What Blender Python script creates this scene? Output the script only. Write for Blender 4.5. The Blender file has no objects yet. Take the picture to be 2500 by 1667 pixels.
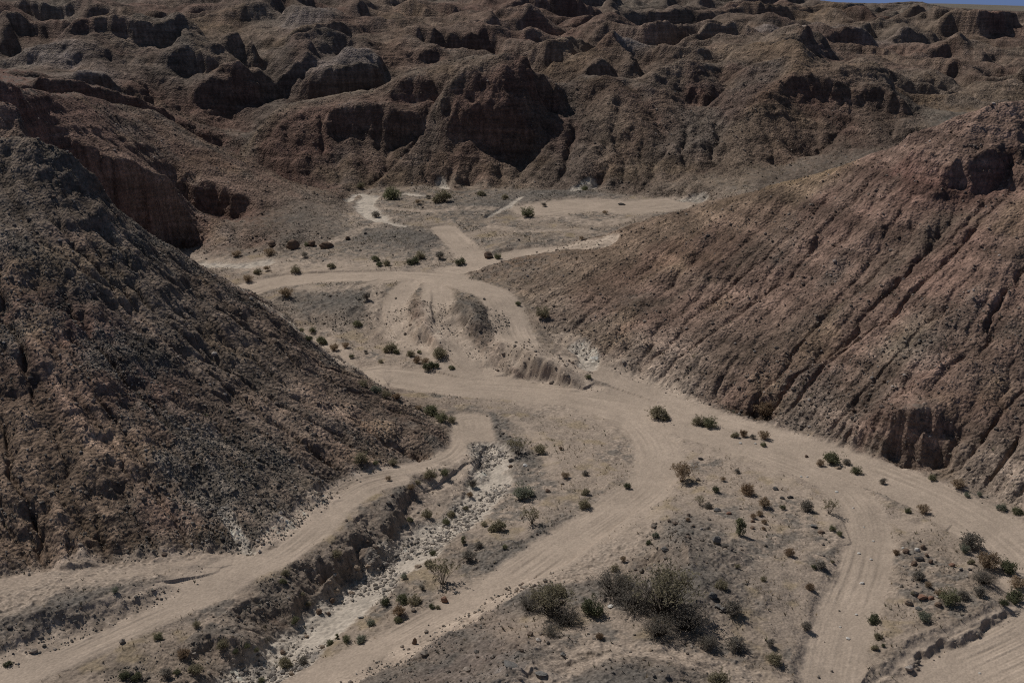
import bpy, math, random, time
import numpy as np
from mathutils import Vector, Matrix
T0 = time.time()
rng = np.random.default_rng(11)
random.seed(11)
SC = bpy.context.scene
COL = SC.collection

# ------------------------------------------------------------------ camera
CAM_H, PITCH = 38.0, math.radians(17.1)
FREF, CX, CY = 2521.0, 1176.0, 784.0          # focal length and centre for a 2352 x 1568 picture
CP, SP = math.cos(PITCH), math.sin(PITCH)
cam_d = bpy.data.cameras.new("camera")
cam_d.sensor_width = 36.0
cam_d.lens = 36.0 * FREF / 2352.0
cam_d.clip_start, cam_d.clip_end = 1.0, 60000.0
cam = bpy.data.objects.new("camera", cam_d)
COL.objects.link(cam)
cam.location = (0.0, 0.0, CAM_H)
cam.rotation_euler = (math.pi / 2 - PITCH, 0.0, 0.0)
SC.camera = cam

# ------------------------------------------------------------------ daylight
SUN_DIR = Vector((-0.47, 0.42, 0.78)).normalized()      # towards the sun: high, behind left
SUN_EL = math.asin(SUN_DIR.z)
SUN_AZ = math.atan2(SUN_DIR.x, SUN_DIR.y)
w = bpy.data.worlds.new("World")
SC.world = w
w.use_nodes = True
nt = w.node_tree
nt.nodes.clear()
sky = nt.nodes.new("ShaderNodeTexSky")
sky.sky_type = 'NISHITA'
sky.sun_disc = False
sky.sun_elevation = SUN_EL
sky.sun_rotation = SUN_AZ
sky.altitude = 2500.0
sky.air_density = 0.9
sky.dust_density = 0.0
sky.ozone_density = 2.0
bg = nt.nodes.new("ShaderNodeBackground")
bg.inputs['Strength'].default_value = 0.082
wo = nt.nodes.new("ShaderNodeOutputWorld")
# clear dry air: a deep blue band low over the horizon
geo_w = nt.nodes.new("ShaderNodeTexCoord")
sep_w = nt.nodes.new("ShaderNodeSeparateXYZ")
mr_w = nt.nodes.new("ShaderNodeMapRange")
mr_w.inputs['From Min'].default_value, mr_w.inputs['From Max'].default_value = 0.02, 0.30
mx_w = nt.nodes.new("ShaderNodeMix")
mx_w.data_type = 'RGBA'
mx_w.inputs['A'].default_value = (0.24, 0.34, 0.78, 1)
mx_w.inputs['B'].default_value = (1.0, 0.84, 0.64, 1)
mu_w = nt.nodes.new("ShaderNodeMix")
mu_w.data_type = 'RGBA'
mu_w.blend_type = 'MULTIPLY'
mu_w.inputs['Factor'].default_value = 1.0
nt.links.new(geo_w.outputs['Generated'], sep_w.inputs[0])
nt.links.new(sep_w.outputs['Z'], mr_w.inputs['Value'])
nt.links.new(mr_w.outputs[0], mx_w.inputs['Factor'])
nt.links.new(sky.outputs[0], mu_w.inputs['A'])
nt.links.new(mx_w.outputs['Result'], mu_w.inputs['B'])
nt.links.new(mu_w.outputs['Result'], bg.inputs['Color'])
nt.links.new(bg.outputs[0], wo.inputs['Surface'])
sun_d = bpy.data.lights.new("sun", 'SUN')
sun_d.energy = 4.0
sun_d.angle = math.radians(0.53)
sun_d.color = (1.0, 0.94, 0.86)
sun = bpy.data.objects.new("sun", sun_d)
COL.objects.link(sun)
sun.rotation_euler = (-SUN_DIR).to_track_quat('-Z', 'Y').to_euler()
sun.location = (0, 0, 200)
SC.render.engine = 'CYCLES'
SC.cycles.use_denoising = False
SC.cycles.max_bounces = 3
SC.cycles.filter_width = 1.1
SC.view_settings.view_transform = 'Standard'
SC.view_settings.look = 'None'
SC.view_settings.exposure = -0.45
SC.view_settings.gamma = 1.0
SC.view_settings.use_curve_mapping = False

# ------------------------------------------------------------------ small numeric helpers
_perm = rng.permutation(256)
_perm = np.concatenate([_perm, _perm]).astype(np.int32)
_ang = rng.uniform(0, 2 * np.pi, 256)
_gx, _gy = np.cos(_ang).astype(np.float32), np.sin(_ang).astype(np.float32)

def pnoise(x, y, seed=0):
    """gradient noise, about -1..1"""
    x = np.asarray(x, np.float32) + seed * 17.31
    y = np.asarray(y, np.float32) - seed * 9.77
    xi, yi = np.floor(x).astype(np.int32), np.floor(y).astype(np.int32)
    fx, fy = x - xi, y - yi
    ux = fx * fx * fx * (fx * (fx * 6 - 15) + 10)
    uy = fy * fy * fy * (fy * (fy * 6 - 15) + 10)
    xi &= 255; yi &= 255
    def g(ix, iy, dx, dy):
        h = _perm[_perm[ix & 255] + (iy & 255)]
        return _gx[h] * dx + _gy[h] * dy
    a = g(xi, yi, fx, fy); b = g(xi + 1, yi, fx - 1, fy)
    c = g(xi, yi + 1, fx, fy - 1); d = g(xi + 1, yi + 1, fx - 1, fy - 1)
    r = a + ux * (b - a)
    s = c + ux * (d - c)
    return (r + uy * (s - r)) * 1.5

def fbm(x, y, oct=4, gain=0.5, seed=0):
    r, a = 0.0, 1.0
    for k in range(oct):
        r = r + a * pnoise(x, y, seed + k)
        x, y, a = x * 2.03 + 3.1, y * 2.03 - 1.7, a * gain
    return r

def sstep(a, b, x):
    t = np.clip((x - a) / (b - a), 0, 1)
    return t * t * (3 - 2 * t)

def mix(a, b, t):
    return a + (b - a) * t

def mixc(c, col, t):
    return c + (np.asarray(col, np.float32) - c) * t[..., None]

# a pixel of the 2352 x 1568 picture and one more fact give a point in the valley
def squeeze(Y):
    return Y if Y < 198 else (198 + (Y - 198) * .62 if Y < 270 else 242.6 + (Y - 270) * .52)
def P(px, py, Y):
    Y = squeeze(Y)
    dx, dy = (px - CX) / FREF, (py - CY) / FREF
    t = Y / (CP - dy * SP)
    return (t * dx, Y, CAM_H + t * (-SP - dy * CP))

def F(px, py, z):
    dx, dy = (px - CX) / FREF, (py - CY) / FREF
    t = (CAM_H - z) / (SP + dy * CP)
    return (t * dx, t * (CP - dy * SP), z)

def Hd(px, Y, z):
    if Y > 198:
        dep = Y * CP + (CAM_H - z) * SP
        return P(px, CY - FREF * (Y * SP - (CAM_H - z) * CP) / dep, Y)
    d = Y * CP + (CAM_H - z) * SP
    return ((px - CX) / FREF * d, Y, z)

# ------------------------------------------------------------------ rock and soil colours (albedo)
SAND = (.345, .280, .228); TAN = (.262, .212, .170); BROWN = (.205, .148, .110); MAUVE = (.238, .163, .130)
DGRAV = (.158, .135, .115); RED = (.172, .101, .082); YEL = (.235, .168, .108); GRN = (.158, .148, .128)
WHITE = (.36, .32, .30); STONY = (.20, .178, .155); GMOUND = (.145, .130, .116); DBR = (.158, .117, .092); LBR = (.24, .19, .145)
# ------------------------------------------------------------------ the lie of the land
# valley floor: spot heights in lines (z small), all joined smoothly
FL = []
def floor(col, *pts):
    FL.append((col, [F(*p) for p in pts]))
floor(SAND, (-60,1570,1.7),(0,1545,1.7),(300,1420,1.7),(560,1300,1.8),(700,1215,1.9),(850,1110,1.7),(960,1078,1.3),(1050,1050,.8),(1090,1020,.5))
floor(SAND, (-200,1340,2.4),(0,1330,2.4),(200,1310,2.3),(450,1300,2.1))
floor(GMOUND, (-100,1450,2.5),(60,1420,2.7),(180,1388,2.8),(300,1350,2.6),(370,1330,2.3))
floor(TAN, (0,1600,1.5),(300,1520,1.3),(500,1420,1.35),(600,1365,1.4))
floor(GMOUND, (440,1480,1.15),(470,1462,1.25),(500,1455,1.25),(540,1458,1.2),(565,1468,1.0))
floor(TAN, (440,1505,.75),(480,1492,.7),(540,1480,.7),(572,1482,.7))
floor(TAN, (260,1568,1.1),(420,1568,.45),(500,1550,.25))
floor(SAND, (500,1640,-.4),(560,1580,-.4),(700,1470,-.4),(820,1360,-.4),(960,1250,-.4),(1080,1170,-.45),(1120,1100,-.4),(1120,1030,-.3),(1080,960,0))
floor(TAN, (600,1330,1.75),(690,1285,1.75),(770,1240,1.8),(850,1170,1.75),(890,1120,1.65))
floor(GMOUND, (598,1392,.9),(630,1380,1.0),(660,1388,.6),(690,1345,1.2),(725,1330,1.0),(765,1290,1.4),(795,1262,1.4),(832,1262,1.1),(850,1235,1.4),(872,1222,1.1),(893,1190,1.3),(905,1160,1.5),(925,1115,1.4),(938,1090,1.5),(955,1090,1.3))
floor(DBR, (610,1416,.55),(650,1424,.2),(690,1392,-.1),(725,1368,-.35),(760,1346,-.35),(800,1345,-.4),(845,1290,-.35),(868,1262,-.2),(895,1236,-.1),(912,1200,.2),(925,1170,.4),(945,1135,.6),(965,1115,.6))
floor(SAND, (980,1180,-.1),(1020,1100,.3),(1060,1080,.3))
floor(TAN, (1100,1230,.1),(1000,1300,0),(900,1390,-.1),(780,1470,-.2),(640,1540,-.3))
floor(SAND, (1500,1000,.3),(1520,1070,.3),(1400,1180,.3),(1300,1250,.3),(1200,1320,.4),(1080,1400,.4),(900,1490,.3),(760,1568,.1),(700,1600,.1))
floor(SAND, (1150,990,.1),(1300,1050,.25),(1250,1150,.2),(1200,1230,.2))
floor(SAND, (700,795,.5),(850,850,.3),(1100,880,.2),(1400,920,.2),(1620,980,.2),(1900,1060,0),(2050,1100,0),(2352,1250,0),(2500,1350,0))
floor(SAND, (1560,1060,.5),(1600,1110,.7),(1700,1180,1.1),(1850,1300,1.1),(1850,1430,1.0))
floor(TAN, (1500,1290,.7),(1420,1320,.8),(1300,1330,1.0))
floor(GMOUND, (1560,1195,1.6),(1570,1240,2.5),(1590,1300,2.6),(1630,1370,2.3))
floor(TAN, (1650,1450,1.6),(1720,1520,1.5),(1800,1568,1.3))
floor(SAND, (2000,1150,.5),(1990,1250,.5),(1950,1400,.5),(1910,1568,.6),(1890,1700,.6))
floor(TAN, (2050,1250,.6),(2150,1300,.65),(2250,1370,.65),(2100,1430,.65),(2050,1500,.6))
floor(TAN, (2020,1560,.5),(2110,1497,.6),(2180,1462,.65),(2260,1425,.65),(2330,1396,.6))
floor(SAND, (2040,1592,.0),(2125,1516,.05),(2190,1483,.05),(2270,1447,.05),(2345,1412,.1))
floor(SAND, (2060,1680,.0),(2200,1560,.0),(2352,1480,.0),(2500,1420,0))
floor(GMOUND, (1010,1440,1.6),(1060,1490,2.2),(1030,1530,2.2),(860,1568,1.6),(840,1620,1.6))
floor(DBR, (965,1478,.5),(1000,1430,.5))
floor(GMOUND, (1090,1395,.9),(1180,1360,1.5),(1260,1345,1.8),(1390,1330,1.7))
floor(SAND, (1160,1450,2.3),(1340,1440,2.0),(1420,1440,2.0))
floor(GMOUND, (1180,1480,3.4),(1230,1525,4.1),(1150,1560,4.8),(1000,1620,4.6))
floor(TAN, (1330,1520,2.6),(1420,1480,2.4),(1520,1482,2.2),(1620,1510,1.8),(1720,1545,1.5))
floor(GMOUND, (1380,1545,3.5),(1480,1535,3.5),(1560,1562,3.2),(1500,1620,3.6),(1300,1650,4))
floor(WHITE, (1170,1540,3.7),(1230,1560,3.9))
# the bench across the middle and the flats beyond it
floor(SAND, (600,658,2.5),(750,638,3.5),(930,632,4.0),(1020,642,4.2))
floor(GMOUND, (690,700,2.0),(760,690,2.6),(850,672,3.3),(800,720,2.3))
floor(SAND, (720,745,1.2),(800,775,1.0),(900,790,.8),(980,830,.6))
floor(SAND, (440,603,2.3),(560,605,3.0),(700,605,3.7),(900,600,4.2),(1060,613,4.2))
floor(TAN, (620,580,3.7),(760,565,4.2))
floor(GMOUND, (850,545,4.9),(920,530,5.8),(1000,545,5.7),(960,560,5.1))
floor(SAND, (1085,605,4.4),(1065,570,4.9),(1030,540,5.3),(1015,522,5.6))
floor(SAND, (1120,600,4.5),(1240,572,5.2),(1375,555,5.6))
floor(TAN, (1150,560,5.6),(1250,540,6.0),(1330,525,6.3))
floor(SAND, (800,500,5.8),(850,490,6.0),(840,455,6.5))
floor(TAN, (780,470,6.0),(900,470,6.4),(1000,455,6.7),(1000,500,6.2),(1160,500,6.4))
floor(GMOUND, (1050,475,7.0),(1140,470,7.2),(1190,462,7.3))
floor(TAN, (860,436,6.8),(960,428,7.0),(1060,430,7.0),(1180,436,7.0))
floor(GMOUND, (1230,440,7.6),(1300,445,7.6),(1360,440,7.4))
floor(SAND, (1230,482,6.7),(1330,468,6.8),(1450,470,6.9),(1570,462,7.0))
# ramps and worn mounds below the bench
floor(LBR, (1000,648,4.2),(1003,700,3.3),(1015,745,2.5),(1060,810,1.2),(1115,852,.4))
floor(LBR, (940,650,4.0),(905,690,3.1),(905,730,2.3),(935,775,1.3),(1000,825,.7))
floor(RED, (965,688,4.1),(985,738,3.2),(1010,788,2.0))
floor(GMOUND, (1045,688,4.6),(1085,698,4.7),(1095,728,4.0))
floor(DBR, (1045,742,2.9),(1075,772,2.2),(1105,802,1.5))
floor(LBR, (1060,650,4.3),(1110,662,4.1),(1150,690,3.8),(1165,720,3.3),(1178,770,2.3))
floor(MAUVE, (1140,782,2.7),(1190,782,2.9),(1235,808,2.9),(1290,834,2.3),(1330,858,1.4))
floor(MAUVE, (1105,845,.4),(1150,858,.3),(1220,876,.3),(1290,890,.3),(1345,895,.2))
floor(SAND, (1215,790,1.9),(1290,815,1.6),(1400,858,.8),(1500,905,.4),(1580,945,.2))
floor(GMOUND, (1360,870,.9),(1400,885,.8))
floor(TAN, (1200,700,3.4),(1210,745,2.7),(1260,790,1.9))
FLOOR_POLY = [F(*p) for p in [
 (430,602,2.2),(520,655,2.2),(600,690,2),(660,725,1.6),(705,775,.9),(770,820,.5),(840,868,.3),(930,922,.2),(1003,962,.2),(1032,985,.3),
 (1030,1012,.5),(985,1052,1.1),(900,1066,1.6),(830,1086,1.8),(740,1160,2.0),(640,1238,2.0),(572,1262,2.1),(470,1252,2.3),(300,1285,2.3),(0,1320,2.5),(-400,1360,2.5),
 (-600,1800,2),(2900,1800,0),(2900,1430,0),(2352,1172,0),(2200,1112,0),(2090,1080,0),(1990,1042,0),(1900,1014,0),(1790,984,0),(1700,962,0),(1620,938,0),
 (1540,905,.3),(1480,880,.5),(1420,858,.8),(1340,820,1.4),(1260,775,2.2),(1210,700,3.4),(1180,665,4.0),(1110,635,4.3),(1095,618,4.4),
 (1130,603,4.6),(1250,571,5.3),(1380,553,5.7),(1470,520,6.4),(1600,462,7.0),(1600,455,7.1),(1450,446,7.1),(1370,428,7.3),(1325,436,7.4),
 (1180,431,7.1),(1050,424,7.1),(996,424,7.2),(860,430,6.9),(805,438,6.7),(795,470,6.0),(800,520,5.0),(790,550,4.4),(640,572,3.9),(540,585,3.2)]]

# ridges, gullies and cliffs: (colour, points)
HL = []
def line(col, *pts):
    HL.append((col, [P(*p) if isinstance(p, tuple) else Hd(*p) for p in pts]))
# near slope on the left: its skyline, and the hidden ground behind it
line((.170,.133,.106), (-700,340,108),(-250,330,106),(0,320,104),(54,313,104),(108,320,104),(162,353,103.5),(216,400,103),(252,443,103),(317,533,102),(360,562,103),(432,602,104))
line(DBR, (432,602,104),(520,650,105),(600,695,105.5),(645,725,105),(690,785,103),(750,845,100.5),(800,872,99),(850,905,97),(930,950,94.5),(975,990,91),(1015,1003,90.7))
line(DBR, [-700,142,16],[-100,138,14],[100,140,12],[250,146,8],[380,151,3.5],[425,155,2.4])
line(STONY, (945,1032,88.7),(975,1036,88.5)); line(DBR, (940,1058,88.2),(976,1060,88))
line((.165,.132,.108), (-200,520,93.5),(0,520,93),(130,600,90.4),(300,720,90.6),(480,850,88.4),(600,870,90.9))
line((.185,.125,.098), (-200,760,83),(0,760,82.5),(130,830,80.6),(300,930,80))
# dark block at the left edge
line(RED, (-60,215,128),(0,222,128),(25,232,128),(46,262,127))
line(DBR, (-60,322,125),(0,318,125),(49,306,125.5))
# ridge with two cliffs beyond the left slope
line(RED, (-300,170,150),(-100,180,150),(0,184,150),(22,187,152),(47,209,155),(79,205,160),(115,212,165),(151,219,170),(202,216,178),(260,238,185))
line(BROWN, (260,238,185),(338,250,190),(414,281,193),(497,338,193),(576,364,192),(648,407,190),(720,432,187),(785,445,184))
line(RED, [572,199.5,9.6],[620,198,8.4],[648,197,7.7],[720,193.5,7.0],[770,191,6.9])
line(RED, (640,352,203),(700,345,204.5),(752,330,206))
line(MAUVE, (158,322,157),(230,352,158.5),(317,364,160.5),(342,407,162),(385,396,164.3),(410,430,164.5),(428,480,164.3),(434,545,163))
line(RED, [158,153.5,11],[230,155,7],[300,157.5,5],[360,160,3.5],[410,162.5,2.6],[440,162,2.4])
line(MAUVE, (398,408,174),(432,412,174.5),(468,414,174.5),(510,422,174),(540,428,173),(578,455,172.2))
line(RED, (400,470,172.5),(425,482,172.2),(468,495,172),(510,503,171.2),(540,509,170.5),(574,482,170.8))
line(DBR, (620,480,172),(600,530,163),(560,575,159))
line(DGRAV, (700,470,174),(690,520,164),(640,568,155.5))
# next ridges to the left rear, each with a steep near face
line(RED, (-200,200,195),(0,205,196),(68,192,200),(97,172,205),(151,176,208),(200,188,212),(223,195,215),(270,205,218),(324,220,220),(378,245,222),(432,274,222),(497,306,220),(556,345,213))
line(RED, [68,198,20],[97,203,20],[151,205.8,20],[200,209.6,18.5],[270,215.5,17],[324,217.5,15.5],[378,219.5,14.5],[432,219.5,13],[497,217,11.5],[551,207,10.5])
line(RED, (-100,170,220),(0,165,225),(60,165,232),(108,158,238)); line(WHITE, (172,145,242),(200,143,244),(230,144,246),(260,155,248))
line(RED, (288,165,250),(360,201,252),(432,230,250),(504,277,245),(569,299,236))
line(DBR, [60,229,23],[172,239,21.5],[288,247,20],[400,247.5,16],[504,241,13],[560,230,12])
line(DGRAV, (556,350,208),(575,300,226),(592,278,238),(612,232,252),(640,200,265),(605,160,284),(565,135,300))
# big dome at the top left
line(GRN, (-200,150,280),(0,150,285),(60,110,285),(95,84,290)); line(RED, (95,84,290),(123,59,292),(136,41,295),(179,28,300)); line(YEL, (179,28,300),(218,20,303),(251,19,305),(305,27,305))
line(GRN, (305,27,305),(358,28,303),(399,36,300),(435,46,298)); line(LBR, (435,46,298),(486,59,295),(538,77,292),(590,100,287))
line(WHITE, (92,112,268),(125,118,267),(160,125,266)); line(DBR, (60,150,256),(130,150,257),(200,146,258))
line(RED, (128,62,287),(190,60,287),(250,92,276),(270,95,274.5)); line(DBR, (150,85,281),(205,80,282),(255,103,274.5))
line(LBR, (225,70,285),(280,80,280),(310,92,276))
line(MAUVE, (270,95,274.5),(296,95,275),(322,96,275)); line(DBR, (280,126,273),(300,124,273.2),(322,122,273.4))
line(GRN, (400,70,288),(420,110,277),(440,140,269)); line(DGRAV, (330,140,264),(420,165,262),(480,185,258))
line(MAUVE, (500,146,262),(530,145,262.5),(558,153,262.5),(580,175,261)); line(RED, (520,170,260),(545,205,258.5),(575,222,258),(592,212,258.5))
line(LBR, (540,118,276),(590,150,268))
line(DGRAV, [560,312,20],[300,325,24],[0,320,26],[-200,320,26])
# far hills along the top, left to centre
line(RED, (-200,0,370),(0,8,372),(50,20,368),(90,50,355)); line(DBR, (0,40,345),(60,52,343),(95,70,340))
line(GRN, (100,40,380),(180,5,420),(260,-20,470)); line(RED, (200,5,390),(240,12,388),(262,14,386)); line(DBR, (190,22,384),(235,26,383),(262,22,384))
line(RED, (300,-15,430),(400,-10,420),(430,8,400),(455,25,385)); line(DBR, (416,37,376),(440,37,377),(466,28,380))
line(YEL, (416,41,345),(455,30,350),(486,23,354),(532,12,360),(560,12,362)); line(GRN, (560,12,362),(620,-5,380),(720,-20,410))
line(DGRAV, [420,318,29],[560,320,28],[660,318,27],[800,310,26])
line(LBR, (600,52,335),(640,32,348)); line(WHITE, (640,32,348),(686,27,346),(740,15,342),(770,18,340)); line(RED, (770,18,340),(785,30,337),(800,27,345),(850,28,352))
line(RED, (775,46,334),(786,44,334)); line(YEL, (610,75,318),(660,65,320),(720,68,318))
line(GRN, (700,70,316),(730,95,305),(745,120,296)); line(LBR, (770,68,316),(820,70,318),(840,75,310))
line(YEL, (845,38,372),(870,20,392),(896,13,390),(935,8,395),(975,10,395)); line(GRN, (880,50,360),(930,40,370))
line(RED, (640,5,395),(680,-5,400),(760,2,395),(830,22,385),(850,28,378)); line(DBR, (640,26,385),(700,24,386),(760,20,388))
line(GRN, (880,-10,470),(1000,-20,500),(1120,-30,540)); line(RED, (975,10,395),(1040,0,410),(1100,-20,450),(1204,-10,462),(1260,6,458),(1330,38,444),(1434,78,422),(1480,82,400))
line(BROWN, (920,50,350),(1000,45,360),(1060,40,370))
# slanting ledges right of the centre
for a, b, Y in (((1195,58),(1308,88),332), ((1215,32),(1285,58),372), ((1288,40),(1335,70),366), ((1290,8),(1400,52),430), ((1105,70),(1190,92),330), ((1340,52),(1460,78),400), ((1150,20),(1230,40),400)):
    h = 0.10 * (b[0] - a[0]) + 14
    line(MAUVE, (a[0], a[1], Y), ((a[0]+b[0])/2, (a[1]+b[1])/2-4, Y+.5), (b[0], b[1], Y))
    line(RED, (a[0], a[1]+h, Y-3), ((a[0]+b[0])/2, (a[1]+b[1])/2-4+h*1.05, Y-2.5), (b[0]-2, b[1]+h*.7, Y-3))
# slab with a pale sloping top, and smaller blocks by it
line(WHITE, (740,153,268),(781,125,272),(807,102,276),(848,90,280),(868,94,280),(881,114,276))
line(STONY, (742,158,264.5),(770,148,264.5),(800,146,264.5),(836,128,267),(860,124,270),(876,124,272))
line(DBR, [690,262,17],[740,262,17],[790,262,16.5],[836,264,17],[872,268,20],[888,270,20.5])
line(MAUVE, (700,190,262),(720,170,263)); line(RED, (690,235,258),(745,240,257))
line(LBR, (960,128,292),(981,107,293),(996,98,294),(1003,118,292)); line(DBR, (950,150,291),(972,152,290.5),(992,148,290.5),(1003,138,291))
line(MAUVE, (1003,78,325),(1037,70,326),(1063,90,324),(1072,112,321)); line(DBR, (1008,104,322.5),(1040,114,321.5),(1070,128,319))
line(DGRAV, [650,238,18],[750,246,18],[900,252,19],[1000,258,20],[1100,264,21],[1200,260,20])
line(BROWN, (900,90,310),(890,130,290),(880,165,272))
# ridge left of the butte, with its dark domes
line(LBR, (551,362,206),(575,325,208.5),(590,302,212),(626,245,220),(666,230,224),(738,222,226),(847,202,228),(904,173,230),(940,155,232),(987,144,235),(1026,126,238),(1087,121,238),(1125,117,232))
line(RED, (600,330,207.5),(650,270,213),(700,246,217.5),(760,236,221))
line(DBR, (893,196,221),(905,180,222.3),(925,170,223),(968,167,223.5),(990,180,222.5),(1004,194,221.5),(1013,225,219.5))
line(RED, (890,215,220),(914,226,219.6),(935,232,219.3),(961,240,218.8),(985,224,219),(1010,236,218.3))
line(MAUVE, (752,246,214),(806,234,215),(860,228,215.5),(896,230,215),(925,246,213.8),(960,252,213.2),(976,262,212.3))
line(DBR, (770,312,211),(788,316,210.6),(830,308,211),(862,318,210.4),(885,330,209.6),(907,336,209.2),(922,322,209.8),(954,292,211),(972,280,211.3))
line(BROWN, (890,345,206),(880,385,200),(868,415,194)); 
line(DGRAV, (1001,262,213),(1001,330,206),(998,396,196)); line(DGRAV, (785,330,206.5),(770,380,200),(800,430,192))
# the central butte
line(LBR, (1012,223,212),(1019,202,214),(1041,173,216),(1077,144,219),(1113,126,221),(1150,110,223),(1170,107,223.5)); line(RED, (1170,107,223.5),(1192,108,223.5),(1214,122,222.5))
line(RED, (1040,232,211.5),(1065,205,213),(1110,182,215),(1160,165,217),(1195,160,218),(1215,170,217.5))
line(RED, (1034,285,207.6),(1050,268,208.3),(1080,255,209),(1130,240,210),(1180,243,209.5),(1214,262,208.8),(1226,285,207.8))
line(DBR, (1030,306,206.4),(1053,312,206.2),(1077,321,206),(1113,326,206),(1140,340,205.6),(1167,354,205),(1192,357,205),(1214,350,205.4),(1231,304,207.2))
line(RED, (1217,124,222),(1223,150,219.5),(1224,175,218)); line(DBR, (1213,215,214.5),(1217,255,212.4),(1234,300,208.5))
line(DBR, (1230,166,224),(1240,167,224.3),(1257,156,225),(1272,164,225),(1279,180,224.6),(1281,200,224)); line(RED, (1222,250,220.8),(1240,260,220.6),(1257,267,220.4),(1274,256,220.6),(1282,238,221.2))
line(DBR, [1140,246,21],[1230,250,20],[1290,240,19.5])
line(BROWN, (1040,330,203.5),(1050,380,198),(1045,420,191)); line(BROWN, (1130,350,202.5),(1122,392,196.5),(1110,424,191)); line(LBR, (1200,365,202.5),(1190,400,196.5),(1170,428,190.5))
line(DGRAV, (1238,300,209),(1280,332,205),(1318,364,198),(1340,385,194))
# hills between the butte and the long ridge
line(BROWN, (1336,218,226),(1365,180,230),(1393,167,232)); line(MAUVE, (1393,167,232),(1437,176,231),(1462,205,228),(1473,223,225),(1509,252,220),(1563,286,214))
line(LBR, (1400,215,222),(1408,260,215),(1405,310,207),(1385,365,198)); line(BROWN, (1470,290,210),(1440,340,202),(1400,385,195))
line(DGRAV, (1345,150,246),(1300,200,232),(1310,250,219),(1330,310,207),(1340,380,195))
line(YEL, (1270,130,258),(1285,122,262),(1343,108,268),(1393,90,275)); line(WHITE, (1420,86,278),(1450,83,281),(1480,86,282)); line(LBR, (1490,84,284),(1540,88,290),(1600,94,292),(1680,78,302),(1740,84,300),(1800,80,290))
line(DBR, (1400,108,272),(1440,98,275),(1520,120,272)); line(BROWN, (1350,150,252),(1400,140,256))
line(DGRAV, [1330,248,19],[1450,252,19],[1540,254,20])
line(LBR, (1455,190,236),(1509,151,244),(1563,130,248),(1610,133,247)); line(LBR, (1563,135,247),(1580,175,240)); line(RED, (1580,180,239),(1605,195,236),(1622,215,233.5)); line(DBR, (1580,225,236),(1605,242,234),(1622,250,232.5))
line(BROWN, (1520,210,230),(1530,240,222)); line(DGRAV, (1505,160,240),(1490,200,231),(1480,225,225.5))
line(DGRAV, (1700,130,254),(1640,216,236),(1600,262,224),(1570,292,214),(1500,342,202),(1430,380,196))
# the long pale ridge
line(YEL, (1700,92,280),(1780,88,266),(1847,86,256),(1848,108,250),(1843,124,245)); line(YEL, (1843,124,245),(1800,180,233),(1757,212,226),(1721,252,218)); line(LBR, (1721,252,218),(1678,288,211),(1667,324,205.5),(1692,346,200.5),(1707,378,194.5),(1714,407,188.5),(1757,440,182.5))
line(STONY, (1790,130,246),(1730,200,231),(1680,255,220),(1630,310,208),(1585,330,202)); line(LBR, (1590,370,197),(1540,420,190)); line(LBR, (1640,360,200),(1650,410,190))
line(DBR, (1795,182,234),(1811,168,236),(1829,160,237),(1856,158,237.5),(1883,163,237),(1910,176,235.5),(1928,192,234)); line(RED, (1803,206,233),(1825,198,234),(1851,194,234.7),(1880,210,234),(1897,219,233.3),(1932,242,231.3))
line(DBR, (1972,196,236),(1990,188,237),(2020,186,237),(2045,200,235.7),(2062,216,234),(2078,240,231.5)); line(DBR, (1985,222,234.5),(2009,234,233.7),(2045,250,232.3),(2081,272,229))
line(DBR, (1850,230,231),(1870,300,217),(1850,365,204)); line(BROWN, (1790,300,210.5),(1800,380,197)); line(DBR, (1960,250,229),(1990,310,214))
line(DGRAV, [1740,184,8.5],[1850,187,9],[1930,188,10],[2000,195,11.5],[2080,209,12.5],[2160,216,15],[2400,224,17])
line(LBR, (1847,100,254),(1930,130,260),(1984,140,260),(2045,169,253)); line(GRN, (2045,169,253),(2077,205,246),(2117,239,238),(2160,270,228),(2200,290,218))
line(DGRAV, [1880,305,21],[2000,305,20.5],[2100,288,19],[2200,268,17.5],[2400,262,17])
line(RED, (1890,122,285),(1940,126,282),(1985,140,279)); line(DBR, (1920,140,280),(1960,152,278),(1990,152,277.5))
line(YEL, (2067,232,254),(2110,221,268),(2189,212,274),(2250,218,274),(2315,228,271),(2450,228,270)); line(YEL, (2140,250,250),(2230,240,256))
line(MAUVE, (2072,132,330),(2085,122,331),(2100,119,331.5),(2122,122,331.5),(2127,130,331)); line(RED, (2078,158,329),(2095,162,328.6),(2112,167,328.4),(2126,160,328.8))
line(MAUVE, (2128,122,334),(2190,134,335),(2240,137,336),(2300,142,338),(2318,150,337),(2330,165,335)); line(DBR, (2132,138,332),(2190,151,332.4),(2240,155,333),(2270,162,333.5),(2310,176,333.5),(2330,180,333.5))
line(LBR, (2149,141,322),(2150,160,315),(2140,200,297)); line(LBR, (2211,150,324),(2225,200,300)); line(DGRAV, (2183,152,325),(2188,205,294)); line(LBR, (2300,190,322),(2330,215,300))
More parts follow.
